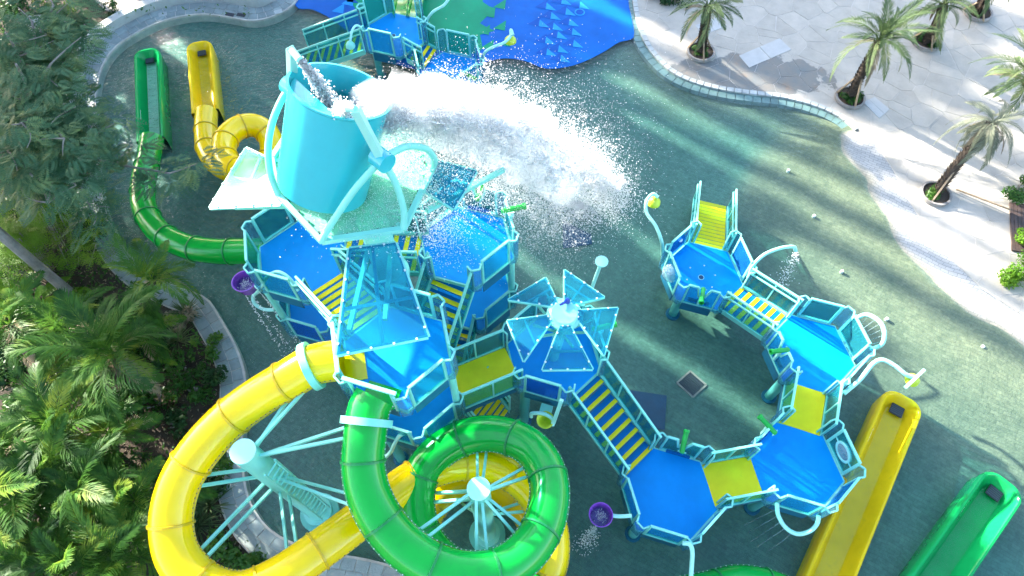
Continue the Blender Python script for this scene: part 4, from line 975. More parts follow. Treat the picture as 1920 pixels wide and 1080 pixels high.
def droplets(name, label, pos, size, base, mat='drop', smooth=True, stretch=None, cat='water', parent=None):
    n = len(pos); g = np.random.default_rng(n+3)
    q = g.normal(size=(n, 4)); q /= np.linalg.norm(q, axis=1)[:, None]; w, x, y, z = q.T
    M = np.stack([1-2*(y*y+z*z), 2*(x*y-z*w), 2*(x*z+y*w), 2*(x*y+z*w), 1-2*(x*x+z*z), 2*(y*z-x*w), 2*(x*z-y*w), 2*(y*z+x*w), 1-2*(x*x+y*y)], -1).reshape(n, 3, 3)
    sc = g.uniform(.6, 1.4, (n, 1, 3)); small = n > 8000; SH = TET if small else OCT; SFc = np.array([[0, 1, 2], [0, 3, 1], [0, 2, 3], [1, 3, 2]]) if small else OCF
    V = np.einsum('nij,nkj->nki', M, SH[None]*sc)*(size*(1.25 if small else 1))[:, None, None]+(pos-np.array(base))[:, None, :]
    Fo = (SFc[None]+len(SH)*np.arange(n)[:, None, None]).reshape(-1, 3)
    o = link(name, mesh_np(name, V.reshape(-1, 3), Fo, smooth), mat, parent, None if parent else Vector(base))
    if parent is None: tag(o, label, cat, None, 'stuff')
    return o

def cannon(p, ang, label, up=.25):
    p = Vector(p); t = thing('water_cannon', p-UP*.5, label, 'water cannon', 'green water cannons')
    d = Vector((math.cos(R(ang)), math.sin(R(ang)), up)).normalized()
    mb = MB(); mb.lathe([(.03, -.24), (.062, -.22), (.062, .26), (.075, .27), (.075, .33), (.045, .34), (.045, .28), (.01, .27)], p+UP*.12, d, 16); mb.build('barrel', 'cannon_green', t, smooth=True)
    mb = MB(); mb.lathe([(.035, -.16), (.06, -.10), (.05, .02)], p, (0, 0, 1), 12); mb.bar(p-UP*.45, p-UP*.1, .06, .06); mb.build('pivot', 'pale_mint', t)
    s = d.cross(UP).normalized(); mb = MB(); b = p+UP*.12-d*.20; mb.bar(b-s*.10, b+s*.10, .025, .025); mb.build('handle', 'mint', t)
def cz(c): return c[2]+.62
CN = [(cA, 253, 'green water cannon in the notch below the round nozzle platform'), (cB, 193, 'green water cannon left of the harp ring platform'), (cD, 133, 'green water cannon on the notched side of the porthole platform'), (cE, 73, 'green water cannon above the purple bucket platform, behind the notch'), (cJ, 73, 'green water cannon at the far corner of the wet platform'), (cN, 313, 'small green water cannon at the rim of the far platform by the splash')]
for c, sd, lab in CN: cannon(side_mid(c, sd, .08, cz(c)), sd, lab)
for c, sd, lab in [(cJ, 13, 'green water cannon on the right rail of the wet platform'), (cF, 13, 'green water cannon poking out right of the umbrella roof')]: cannon(side_mid(c, sd, .10, c[2]+1.02), sd, lab, .05)

t = pipe('spray_pipe', 'tall curved pipe with a lime bell beside the entry stair', [at(1242, 478, 1.0), at(1241, 455, 1.9), at(1230, 425, 2.2), at(1213, 400, 2.3), at(1212, 378, 2.4), at(1224, 364, 2.45), at(1234, 370, 2.4)], .05)
p = at(1227, 376, 2.25); bell(t, p, .19)
t = pipe('spray_pipe', 'arched pipe showering water right of the round nozzle platform', [at(1403, 520, 1.3), at(1413, 497, 1.9), at(1434, 477, 2.2), at(1465, 465, 2.3), at(1488, 463, 2.25), at(1492, 470, 2.1)], .05)
drips('water_drops', 'drops falling from the arched pipe', at(1492, 470, 2.05), 260, (.25, .25, .1), (.3, -.1, 0), .62, (.008, .022), 5)
# harp ring with strings
ra, rb = at(1604, 597, 1.75), at(1634, 655, 1.75)
t = pipe('spray_ring', 'half ring pipe strung with fine jets like a harp', [ra, at(1625, 590, 2.0), at(1648, 602, 2.2), at(1658, 622, 2.25), at(1654, 645, 2.1), rb], .055, cat='spray ring')
pth = catmull([ra, at(1625, 590, 2.0), at(1648, 602, 2.2), at(1658, 622, 2.25), at(1654, 645, 2.1), rb], 4)
for k in range(3, len(pth)-3, 2):
    e = ra.lerp(rb, k/len(pth)); e = e-UP*.35; mb = MB(); mb.tube([pth[k], pth[k].lerp(e, .5)-UP*.03, e], .006, 5); mb.build('water_jet', 'glass_clear', t)
t = pipe('spray_pipe', 'swan necked pipe with a lime bell over the long yellow chute', [at(1582, 738, 2.1), at(1612, 712, 2.25), at(1637, 682, 2.4), at(1655, 675, 2.5), at(1678, 686, 2.5), at(1698, 702, 2.45), at(1714, 708, 2.4)], .055)
p = at(1714, 710, 2.35); bell(t, p, .17); a_, b_ = at(1733, 693, 2.5), at(1697, 727, 2.5); mb = MB(); mb.bar(a_, b_, .07, .05); mb.build('cross_bar', 'pale_mint', t)
# half ring on the porthole platform
la, lb_ = at(1457, 943, 1.95), at(1535, 967, 1.95)
t = pipe('spray_ring', 'pale half ring pipe hanging off the front of the porthole platform', [la, at(1459, 965, 1.85), at(1472, 988, 1.75), at(1494, 1001, 1.7), at(1518, 996, 1.75), at(1532, 982, 1.85), lb_], .05, cat='spray ring')
for k, (x0, y0, x1, y1) in enumerate([(1462, 965, 1400, 1000), (1468, 975, 1408, 1015), (1478, 985, 1420, 1025), (1490, 995, 1438, 1035), (1456, 955, 1395, 985)]):
    g0 = at(x0, y0, 1.8); g1 = at(x1, y1, .02); mb = MB(); mb.tube([g0, g0.lerp(g1, .4)+UP*.2, g1], .006, 5); mb.build('water_jet', 'glass_clear', t)
pipe('spray_pipe', 'bare pipe running down from the lower corner of the purple bucket platform', [at(1280, 1018, 2.25), at(1293, 1021, 2.25), at(1298, 1034, 2.2), at(1297, 1060, 2.0), at(1294, 1100, 1.7)], .05)
pipe('spray_pipe', 'straight pole with a flat spray head rising behind the umbrella roof', [at(1108, 545, 3.6), at(1117, 520, 4.2), at(1126, 496, 4.8)], .045)
c = at(1128, 491, 4.85); mb = MB(); mb.lathe([(.05, -.05), (.15, .0), (.15, .03), (.02, .04)], c, n=16); o = mb.build('spray_head', 'pale_mint', bpy.data.objects[[o.name for o in bpy.data.objects if o.get('label', '').startswith('straight pole')][0]])
pipe('spray_pipe', 'wavy pipe below the tower beside the green slide', [at(772, 812, 3.3), at(752, 815, 3.3), at(742, 828, 3.1), at(732, 848, 2.8), at(720, 860, 2.6)], .045)
t = pipe('spray_pipe', 'far curved pipe with a lime bell over the splash pad', [at(905, 125, 1.0), at(908, 100, 1.8), at(925, 88, 2.1), at(945, 80, 2.2), at(957, 68, 2.3), at(958, 56, 2.4), at(962, 66, 2.35)], .05)
bell(t, at(957, 72, 2.15), .20)
pipe('spray_pipe', 'far wavy pipe at the top edge beside the green slide', [at(800, 60, 1.2), at(800, 40, 1.7), at(812, 22, 2.1), at(832, 10, 2.3), at(845, -8, 2.5)], .05)
t = pipe('spray_pipe', 'bent shower pipe over the far striped stair', [at(676, 78, 1.2), at(678, 55, 2.0), at(668, 48, 2.2), at(660, 58, 2.2), at(657, 76, 2.0)], .04); bell(t, at(656, 82, 1.9), .16, 'mint')
def tip_bucket(label, p, r, pts, sub=None, seed=2):
    p = Vector(p); t = thing('small_bucket', p-UP*.3, label, 'bucket', 'purple tipping buckets')
    mb = MB(); mb.lathe([(r*.62, -.22), (r*.75, -.15), (r, .16), (r*1.05, .19), (r*.97, .19), (r*.70, -.12), (.01, -.14)], p, (0, 0, 1), 28); mb.build('bucket_shell', 'purple', t, smooth=True)
    mb = MB(); mb.lathe([(r*.84, .02), (.01, .02)], p, (0, 0, 1), 24); mb.build('bucket_water', 'water', t)
    g = np.random.default_rng(seed); n = 160; pos = np.array(p)+np.stack([g.normal(0, r*.22, n), g.normal(0, r*.22, n), g.uniform(.02, .12, n)], -1)
    droplets('foam', None, pos-np.array(p)+np.array(p), g.uniform(.006, .014, n), p-UP*.3, parent=t)['kind'] = 'stuff'
    mb = MB(); mb.tube(catmull(pts, 8), .045, 12); mb.build('arm', 'pale_mint', t, smooth=True)
    return t
p = at(1125, 968, 2.1); tip_bucket('small purple bucket spilling water left of its platform', p, .26, [p+Vector((.26, 0, .1)), at(1160, 968, 2.2), at(1184, 967, 2.2)])
drips('water_drops', 'water streaming down from the lower purple bucket', at(1118, 985, 1.9), 420, (.28, .20, .1), (-.25, -.35, 0), .6, (.007, .018), 8)
p = at(462, 534, 3.6); tip_bucket('purple bucket with a curved arm hanging off the upper left platform', p, .28, [at(560, 545, 4.7), at(540, 520, 4.85), at(520, 510, 4.85), at(500, 520, 4.6), at(488, 540, 4.1), p+Vector((.27, -.08, .1))])
pipe('spray_ring', 'half loop pipe under the left purple bucket', [at(487, 545, 3.2), at(475, 555, 2.9), at(478, 570, 2.7), at(495, 580, 2.6), at(514, 581, 2.6)], .045, cat='spray ring')
for k, (dx, dy) in enumerate([(0, 0), (.12, .05), (.3, .1), (.42, -.05)]):
    drips('water_drops', 'thin stream of water below the left purple bucket', Vector(at(460, 552, 3.3))+Vector((dx, dy, 0)), 150, (.06, .05, .1), (.25+dx, -.45, 0), .8, (.007, .018), 20+k)
# lime bucket in its cradle below the umbrella platform
p = at(1022, 788, 2.95); t = thing('small_bucket', p-UP*.3, 'lime bucket in a pale cradle below the umbrella platform', 'bucket')
mb = MB(); mb.lathe([(.05, -.16), (.12, -.12), (.19, .12), (.20, .15), (.17, .14), (.02, -.08)], p, (0, -.25, 1), 20); mb.build('bucket_shell', 'lime', t, smooth=True)
mb = MB(); mb.tube(catmull([at(996, 782, 3.0), at(998, 775, 3.1), at(1020, 776, 3.15), at(1036, 786, 3.1), at(1036, 798, 3.0)], 6), .045, 10); mb.build('cradle', 'pale_mint', t, smooth=True)
mb = MB(); mb.bar(at(1037, 795, 3.0), at(1053, 750, 3.7), .08, .08); mb.build('arm', 'pale_mint', t)
c = at(1024, 768, 2.5); mb = MB(); mb.box(c, (.28, .2, .18), -.3); mb.build('control_box', 'mint', t)
# fixing plates and small decals on the panels
for (x, y, z) in ((1275, 450, 1.55), (1584, 716, 1.75)):
    c = at(x, y, z); mb = MB(); mb.lathe([(.07, 0), (.07, .03), (.03, .04)], c, (0, -.2, 1), 14); tag(mb.build('round_badge', 'white', base=c), 'small round pale disc on the panel %s' % ('near the lime bell pipe' if x < 1400 else 'below the swan necked pipe'), 'disc')

# far green double slide at the top edge
t = thing('wave_slide', at(760, 20, 0), 'green open wave slide at the top edge behind the far platform', 'slide')
for k, (x0, x1) in enumerate(((738, 764), (766, 792))):
    path = [at((x0+x1)/2+dx, yy, z) for dx, yy, z in ((0, 36, 1.1), (1, 22, .95), (4, 6, .55), (8, -14, .35), (12, -50, .1))]; pth = catmull(path, 5); mb = MB(); rows = []
    for i, p in enumerate(pth):
        tt = (pth[min(i+1, len(pth)-1)]-pth[max(i-1, 0)]).normalized(); s = Vector((tt.y, -tt.x, 0)).normalized()
        rows.append([p+s*u+UP*v for u, v in ((-.26, .22), (-.23, .22), (-.2, .04), (0, .0), (.2, .04), (.23, .22), (.26, .22))])
    vs_ = [q for r_ in rows for q in r_]; mb.add(vs_, [(i*7+k2, i*7+k2+1, (i+1)*7+k2+1, (i+1)*7+k2) for i in range(len(rows)-1) for k2 in range(6)]); mb.build('slide_lane', 'slide_green', t, smooth=True)

# ================================================================== SPLASH
lip = Vector((-2.45, 7.95, 9.55)); TH = R(37)
dirp = np.array([math.cos(TH), math.sin(TH), 0]); side_n = np.array([-math.sin(TH), math.cos(TH), 0])
def vnoise(nt_, nu_, seed, octs=((6, 4), (14, 8), (34, 18), (80, 30))):
    g = np.random.default_rng(seed); out = np.zeros((nt_, nu_)); amp = 1.0
    for a_, b_ in octs:
        G = g.uniform(-1, 1, (a_+1, b_+1)); T = np.linspace(0, a_-1e-6, nt_); U = np.linspace(0, b_-1e-6, nu_); i = T.astype(int); j = U.astype(int)
        ft = (T-i)[:, None]; fu = (U-j)[None]; ft = ft*ft*(3-2*ft); fu = fu*fu*(3-2*fu)
        out += amp*(G[np.ix_(i, j)]*(1-ft)*(1-fu)+G[np.ix_(i+1, j)]*ft*(1-fu)+G[np.ix_(i, j+1)]*(1-ft)*fu+G[np.ix_(i+1, j+1)]*ft*fu); amp *= .6
    return out
def traj(t, u, v, vz):
    return np.array(lip)+dirp*(v*t)[..., None]+side_n*(u*(.40+.50*t))[..., None]+np.array([0, 0, 1.])*(vz*t-4.9*t*t)[..., None]
SV, SF = [], []; nv = 0; NT, NU = 170, 54
for k, (v, vz, t1) in enumerate([(4.8, -1.4, .80), (5.5, -1.3, .94), (6.1, -1.5, .98)]):
    T, U = np.meshgrid(np.linspace(0, t1, NT), np.linspace(-1, 1, NU), indexing='ij')
    Pn = traj(T, U, np.full(T.shape, v)+.35*vnoise(NT, NU, 500+k), np.full(T.shape, vz)); am = (.05+.28*T)
    for ax_i, sd in ((0, 600), (1, 630), (2, 660)): Pn[..., ax_i] += am*.7*vnoise(NT, NU, sd+k)
    Pn += np.random.default_rng(k).normal(0, .010, Pn.shape)
    keep = (vnoise(NT, NU, 700+k)+1.55-1.5*(T/t1)**1.6-.9*np.abs(U)**4)[:-1, :-1] > np.random.default_rng(50+k).uniform(-.25, .35, (NT-1, NU-1))
    ii = np.arange(NT*NU).reshape(NT, NU); Fq = np.stack([ii[:-1, :-1], ii[1:, :-1], ii[1:, 1:], ii[:-1, 1:]], -1)[keep]
    SV.append(Pn.reshape(-1, 3)); SF.append(Fq+nv); nv += NT*NU
def spray(n, seed, vlo, vhi, sv, t0, t1, vz, size, tp=1.0, jit=.05, halo=0.0):
    g = np.random.default_rng(seed); t = t0+(t1-t0)*g.uniform(0, 1, n)**tp; u = g.uniform(-1, 1, n)
    pos = traj(t, u, g.uniform(vlo, vhi, n), vz+g.normal(0, sv, n))+g.normal(0, 1, (n, 3))*(jit+halo*t)[:, None]; sz = g.uniform(size[0], size[1], n)*(1-.3*g.uniform(0, 1, n)); k = pos[:, 2] > .05
    return pos[k], sz[k]
def clumps(n, seed, m=16, **kw):                  # droplets gathered into ragged clots, as thrown water is
    p, s_ = spray(n//m, seed, **kw); g = np.random.default_rng(seed+1)
    return np.repeat(p, m, 0)+g.normal(0, 1, (len(p)*m, 3))*np.repeat(g.uniform(.03, .13, len(p)), m)[:, None], g.uniform(.005, .016, len(p)*m)
sets = [clumps(26000, 12, vlo=3.8, vhi=6.4, sv=.8, t0=.02, t1=.98, vz=-1.7, size=(.01, .02), tp=.9, jit=.05, halo=.14),
        spray(40000, 13, 3.6, 6.5, .9, .2, 1.0, -2.0, (.0035, .009), .8, .08, .26), spray(30000, 14, 2.6, 6.9, 1.2, .15, 1.12, -1.3, (.003, .008), .8, .12, .40),
        spray(9000, 16, 1.0, 3.6, .6, .05, .75, -1.0, (.005, .013), .8, .10, .20), spray(9000, 15, 5.9, 6.5, .3, .80, 1.05, -1.6, (.006, .016), .7, .05, .16)]
pos = np.concatenate([p for p, q in sets]); siz = np.concatenate([q for p, q in sets])
spl = droplets('water_splash', 'huge white splash of water thrown out of the giant bucket', pos, siz, lip)
o = link('water_sheet', mesh_np('water_sheet', np.concatenate(SV)-np.array(lip), np.concatenate(SF), True), 'sheet', spl); o['kind'] = 'stuff'
# fine mist hanging in the body of the plume: a lumpy closed skin filled with pale spray
mm = MB(); path = [Vector(traj(np.array(t_), np.array(0.), np.array(5.3), np.array(-2.0))) for t_ in np.linspace(.0, .90, 30)]
mm.tube(path, [.34+.38*math.sin(math.pi*(.12+.74*k/29))+.06*math.sin(k*1.9)+.05*math.sin(k*3.7) for k in range(30)], 18)
gm = np.random.default_rng(4); V = np.array([tuple(v) for v in mm.v]); V += gm.normal(0, .045, V.shape); mm.v = [tuple(v) for v in V]
mo = MB(); mo.v = [tuple(np.array(v)-np.array(lip)) for v in mm.v]; mo.f = mm.f
o = link('spray_mist', mesh_np('spray_mist', mo.v, mo.f), 'mist', spl); o['kind'] = 'stuff'
# churned foam where the plume strikes the pool
gf = np.random.default_rng(77); n = 5200; cf_ = np.array(at(1085, 385, .01)); rr = np.abs(gf.normal(0, .75, n)); aa = gf.uniform(0, 6.283, n); pos = cf_+np.stack([rr*np.cos(aa)*1.2, rr*np.sin(aa)*.9, gf.uniform(0, .05, n)], -1)
droplets('pool_foam', 'white churned foam on the pool below the tip of the splash', pos, gf.uniform(.005, .02, n), cf_)
# water falling through the tray onto the wet platform, and foam on the tray
g = np.random.default_rng(31); n = 2600
t_ = g.uniform(0, 1, n); src = np.array(at(800, 345, 7.9)); dst = np.array(at(835, 470, 4.3))
pos = src+(dst-src)*t_[:, None]+g.normal(0, 1, (n, 3))*np.array([.32, .3, .1])*(.4+t_)[:, None]; pos[:, 2] = np.maximum(pos[:, 2], 4.28)
droplets('water_curtain', 'ragged curtain of drops falling onto the wet platform', pos, g.uniform(.005, .016, n), src)
n = 3000; a_ = g.uniform(0, 1, (n, 2)); cen = np.array(at(700, 385, TZ+.03)); pos = cen+np.stack([g.normal(0, .55, n), g.normal(0, .42, n), g.uniform(0, .03, n)], -1)
droplets('tray_foam', 'white foam and drops lying on the green glass tray', pos, g.uniform(.003, .010, n), cen)
# jets filling the bucket
for k, (a_, b_) in enumerate((((562, 112, 10.7), (628, 205, 9.7)), ((650, 203, 10.7), (640, 215, 9.9)))):
    p0, p1 = np.array(at(*a_)), np.array(at(*b_)); n = 2600; t_ = g.uniform(0, 1, n); pos = p0+(p1-p0)*t_[:, None]+g.normal(0, 1, (n, 3))*(.02+.06*t_)[:, None]
    pos[:, 2] += .35*t_*(1-t_)
    droplets('filling_jet', 'white jet of water falling into the giant bucket from its %s post' % ('far' if k == 0 else 'near'), pos, g.uniform(.006, .018, n), p0)
# ================================================================== VEGETATION
def frond_mesh(name, L_, nl, leaf, droop, width=.035, seed=0, vee=.5, mat='leaf_palm', twist=0.0, lift=.35, spread=55):
    """pinnate palm leaf along +x, rising then drooping"""
    g = np.random.default_rng(seed); V = []; F = []
    def rach(t): return np.array([L_*t*(1-.10*t*t), 0, L_*(lift*t-droop*t*t)])
    n = 14
    for i in range(n):
        t0_, t1_ = i/n, (i+1)/n; a, b = rach(t0_), rach(t1_); w0, w1 = .022*(1-t0_)+.004, .022*(1-t1_)+.004; k = len(V)
        V += [a+[0, w0, 0], a+[0, -w0, 0], b+[0, -w1, 0], b+[0, w1, 0]]; F.append((k, k+1, k+2, k+3))
    for i in range(nl):
        t = .10+.90*i/nl; p = rach(t); d = rach(min(1, t+.02))-rach(t-.02); d /= np.linalg.norm(d)
        ll = leaf*(math.sin(math.pi*min(1, .12+t*.93))**.6)*(1-.25*t)*g.uniform(.85, 1.15)
        for s in (-1, 1):
            an = R(spread-28*t+g.uniform(-8, 8)); sd = np.array([0, s, 0.]); up = np.cross(d, np.array([0, 1., 0])); up = up if up[2] > 0 else -up
            e = d*math.cos(an)+(sd*math.cos(vee)+up*math.sin(vee)*g.uniform(.6, 1.3))*math.sin(an); tip = p+e*ll-np.array([0, 0, ll*.22*g.uniform(.5, 1.6)])
            mid = p+e*ll*.5; wd = np.cross(e, up); wd /= np.linalg.norm(wd)+1e-9; wd = wd*width*.5
            k = len(V); V += [p, mid+wd, tip, mid-wd]; F.append((k, k+1, k+2, k+3))
    me = mesh_np(name, np.array(V), np.array(F)); me.materials.append(MATS[mat]); return me
FP = [frond_mesh('frond', 1.85, 60, .52, .55+.16*k, .034, k, .35, 'leaf_palm', lift=.55) for k in range(4)]
FPD = [frond_mesh('frond', 1.7, 38, .5, .75, .045, 9+k, .1, 'leaf_palm_dry', lift=.35) for k in range(2)]
FD = [frond_mesh('frond', 1.45, 70, .34, .62+.15*k, .017, 20+k, .55, 'leaf_date', lift=.55, spread=50) for k in range(4)]
FG = [frond_mesh('frond', 1.4, 56, .30, .75+.2*k, .017, 40+k, .3, 'leaf_grey', lift=.4, spread=44) for k in range(3)]
FDD = [frond_mesh('frond', 1.35, 46, .26, .62, .028, 30, .3, 'leaf_palm_dry', lift=.25, spread=40)]
def add_frond(par, me, loc, az, el, sc, roll=0.0):
    o = link('frond', me, None, par); o.location = loc; o.rotation_mode = 'XYZ'; o.scale = (sc, sc, sc)
    o.rotation_euler = (Matrix.Rotation(az, 3, 'Z') @ Matrix.Rotation(-el, 3, 'Y') @ Matrix.Rotation(roll, 3, 'X')).to_euler(); return o
def palm(name, label, base, top, n, meshes, dry, sc, r0=.14, r1=.10, group=None, rag=False, els=(-25, 70), dryn=0, seed=0, skirt=0):
    rd = random.Random(seed); base, top = Vector(base), Vector(top); t = thing(name, base, label, 'palm', group)
    ax_ = top-base; path = [base+ax_*(k/24) for k in range(25)]
    bend = Vector((rd.uniform(-.06, .06), rd.uniform(-.06, .06), 0)); path = [p+bend*math.sin(math.pi*k/24) for k, p in enumerate(path)]
    mb = MB(); mb.tube(path, [(r0+(r1-r0)*k/24)*(1.0+(.10 if k % 2 else -.06)) for k in range(25)], 12); trunk = mb.build('trunk', 'bark_palm', t, smooth=False)
    if rag:                                       # old leaf bases
        mb = MB(); d = ax_.normalized(); ref = Vector((1, 0, 0)); u_ = (ref-d*ref.dot(d)).normalized(); w_ = d.cross(u_); H_ = ax_.length
        for k in range(int(H_/.075)):
            for j in range(7):
                a_ = 2*math.pi*(j+.5*(k % 2))/7+rd.uniform(-.1, .1); s_ = (k+.5)*.075/H_; rr = r0+(r1-r0)*s_; q = base+ax_*s_; e = u_*math.cos(a_)+w_*math.sin(a_); q = q+bend*math.sin(math.pi*s_)+e*rr*.9
                tp = q+e*.07+d*.10; s2 = d.cross(e)*.045; mb.add([q-s2, q+s2, tp+s2*.5, tp-s2*.5, q-s2-d*.03, q+s2-d*.03], [(0, 1, 2, 3), (4, 3, 2, 5), (5, 1, 0, 4)])
        mb.build('leaf_bases', 'bark_palm', trunk)
    loc = path[-1]-base
    for k in range(n):
        f = k/n; az = k*2.399+rd.uniform(-.2, .2); el = R(els[1]+(els[0]-els[1])*(f**.8)+rd.uniform(-8, 8))
        add_frond(t, rd.choice(meshes), loc+Vector((math.cos(az), math.sin(az), 0))*.03+UP*(.10*(1-f)), az, el, sc*rd.uniform(.68, 1.2), rd.uniform(-.6, .6))
    for k in range(dryn):
        az = rd.uniform(0, 6.28); add_frond(t, rd.choice(dry), loc-UP*.05, az, R(rd.uniform(-45, -10)), sc*rd.uniform(.8, 1), rd.uniform(-.4, .4))
    return t
def leaf_cloud(n, rad, size, seed, shell=.45, up=.35, ell=(1, 1, .8), aspect=.42, nod=0.2):
    """many small folded leaves spread through an uneven volume; returns verts, faces"""
    g = np.random.default_rng(seed); nb = max(4, int(5+rad*5)); cb = g.normal(size=(nb, 3)); cb /= np.linalg.norm(cb, axis=1)[:, None]; cb *= g.uniform(.25, .85, (nb, 1)); rb_ = g.uniform(.28, .55, nb)
    k = g.integers(0, nb, n); d = g.normal(size=(n, 3)); d /= np.linalg.norm(d, axis=1)[:, None]; rr = (shell+(1-shell)*g.uniform(0, 1, n)**.5)*rb_[k]
    P = (cb[k]+d*rr[:, None])*np.array(ell)*rad
    ax_ = d+g.normal(0, .6, (n, 3))+np.array([0, 0, up]); ax_ /= np.linalg.norm(ax_, axis=1)[:, None]
    tn = np.cross(ax_, g.normal(size=(n, 3))); tn /= np.linalg.norm(tn, axis=1)[:, None]; bn_ = np.cross(ax_, tn)
    s = size*g.uniform(.6, 1.4, n)[:, None]
    V = np.stack([P-tn*s*.5, P+bn_*s*aspect*.5-ax_*s*.04, P+tn*s*.5-np.array([0, 0, 1])*s*nod, P-bn_*s*aspect*.5-ax_*s*.04], 1).reshape(-1, 3)
    return V, np.arange(4*n).reshape(-1, 4)
def pinnate_cloud(n, rad, L_, nl, seed, ell=(1, 1, .6), lw=.042, ll=.14, centers=None, rb=.5):
    """feathery compound leaves gathered round branch ends"""
    g = np.random.default_rng(seed); V = []; 
    cb = np.array(centers); k = g.integers(0, len(cb), n); d = g.normal(size=(n, 3)); d[:, 2] *= .55; d /= np.linalg.norm(d, axis=1)[:, None]
    P = cb[k]+d*(g.uniform(.15, 1, n)**.6)[:, None]*rb*np.array([1, 1, .5])
    az = np.arctan2(d[:, 1], d[:, 0])+g.normal(0, .7, n); ln = L_*g.uniform(.65, 1.2, n); dip = g.uniform(-.1, .55, n)
    f = np.stack([np.cos(az)*np.cos(dip), np.sin(az)*np.cos(dip), -np.sin(dip)], -1); s = np.stack([-np.sin(az), np.cos(az), g.normal(0, .25, n)], -1)
    out = []
    for j in range(nl):
        t = (j+1)/nl; p = P+f*(ln*t)[:, None]-np.array([0, 0, 1])*(ln*.25*t*t)[:, None]; l_ = (ll*np.sin(np.pi*(.15+.8*t)))
        for sg in (-1, 1):
            tip = p+s*sg*l_+f*l_*.45; w = f*lw*.5
            out.append(np.stack([p-w*.3, p*.5+tip*.5-w, tip, p*.5+tip*.5+w], 1))
    V = np.concatenate(out).reshape(-1, 3); return V, np.arange(len(V)).reshape(-1, 4)
def leaf_obj(name, V, F, mat, parent): return link(name, mesh_np(name, V, F), mat, parent)

# ---- date palms on the plaza
def planter(name, label, c, r, seed, stakes, trunk_top, plants='leaf_shrub'):
    rd = random.Random(seed); t = thing(name, c, label, 'planter', 'round planters on the plaza'); c = Vector(c)
    mb = MB(); mb.lathe([(r, .02), (r+.07, .02), (r+.07, .14), (r, .14)], c, n=28, close=True); mb.build('kerb_ring', 'stone', t)
    mb = MB(); mb.lathe([(r, .0), (r, .085), (.01, .10)], c, n=24); mb.build('soil', 'soil', t)
    V, F = leaf_cloud(420, r*.95, .12, seed, .3, .8, (1, 1, .35)); V[:, 2] += .18; leaf_obj('groundcover', V, F, plants, t)
    for k in range(stakes):
        a_ = 2*math.pi*(k+.3)/stakes; q = c+Vector((math.cos(a_), math.sin(a_), 0))*(r+.05)+UP*.05; mb = MB(); mb.bar(q, c.lerp(Vector(trunk_top), .42)+Vector((math.cos(a_), math.sin(a_), 0))*.10, .05, .05); mb.build('stake', 'wood', t)
DP = [((1313, 100), (1327, 14), 2.6, 17, 0, 'date palm standing in the wet stain near the pool edge', 'round planter below the palm in the wet stain'),
      ((1592, 186), (1648, 78), 2.7, 27, 1, 'full crowned date palm nearest the pool, right of centre', 'round planter below the full crowned palm'),
      ((1735, 80), (1768, 12), 2.6, 20, 2, 'date palm behind the full crowned one, at the top edge', 'round planter below the palm at the top edge'),
      ((1832, 26), (1860, -30), 2.6, 18, 3, 'palm trunk cut off by the top right corner', 'small planter in the top right corner')]
for k, (b_, tp, h, nf, sd, lab, lab2) in enumerate(DP):
    base = at(*b_, .06); top = at(*tp, h); planter('palm_planter', lab2, base, .45, 40+k, 3, top)
    palm('date_palm', lab, base, top, nf, FD, FDD, (.9, 1.12, .95, .9)[k], .14, .10, 'date palms on the plaza', True, ((-35, 50), (-20, 70), (-40, 55), (-30, 60))[k], (4, 2, 3, 2)[k], 50+k)
base = at(1752, 366, .06); top = at(1860, 232, 2.35)
planter('palm_planter', 'round planter at the foot of the leaning palm', base, .42, 47, 2, top)
palm('date_palm', 'leaning date palm with drooping fronds on the right of the plaza', base, top, 34, FG, FDD, .95, .15, .12, 'date palms on the plaza', True, (-70, 35), 5, 57)
base = at(1975, 262, .06); top = at(1925, 150, 2.6)
palm('date_palm', 'date palm reaching in from the right edge', base, top, 30, FD, FDD, 1.05, .15, .11, 'date palms on the plaza', True, (-30, 60), 1, 58)
# inset access covers in the paving
for k, (q, lab) in enumerate([(((1385, 105), (1462, 72), (1484, 93), (1404, 127)), 'pale rectangular access cover beside the wet stain'), (((1303, 48), (1345, 33), (1362, 49), (1318, 66)), 'faint square access cover behind the first palm'), (((1618, 192), (1640, 182), (1668, 205), (1648, 222)), 'pale paving slab cover beside the full crowned palm')]):
    ps = xy(q, .06); c = sum(ps, Vector())/4; t = thing('access_cover', c, lab, 'cover', 'access covers in the paving')
    for h_ in (0, 1):
        q4 = [ps[0].lerp(ps[1], .5*h_+.006), ps[0].lerp(ps[1], .5*h_+.494), ps[3].lerp(ps[2], .5*h_+.494), ps[3].lerp(ps[2], .5*h_+.006)]; q2 = [(p.x, p.y) for p in q4]
        if area(q2) < 0: q2 = q2[::-1]
        mb = MB(); mb.prism(q2, .03, .074); mb.build('slab', 'cover_stone', t)
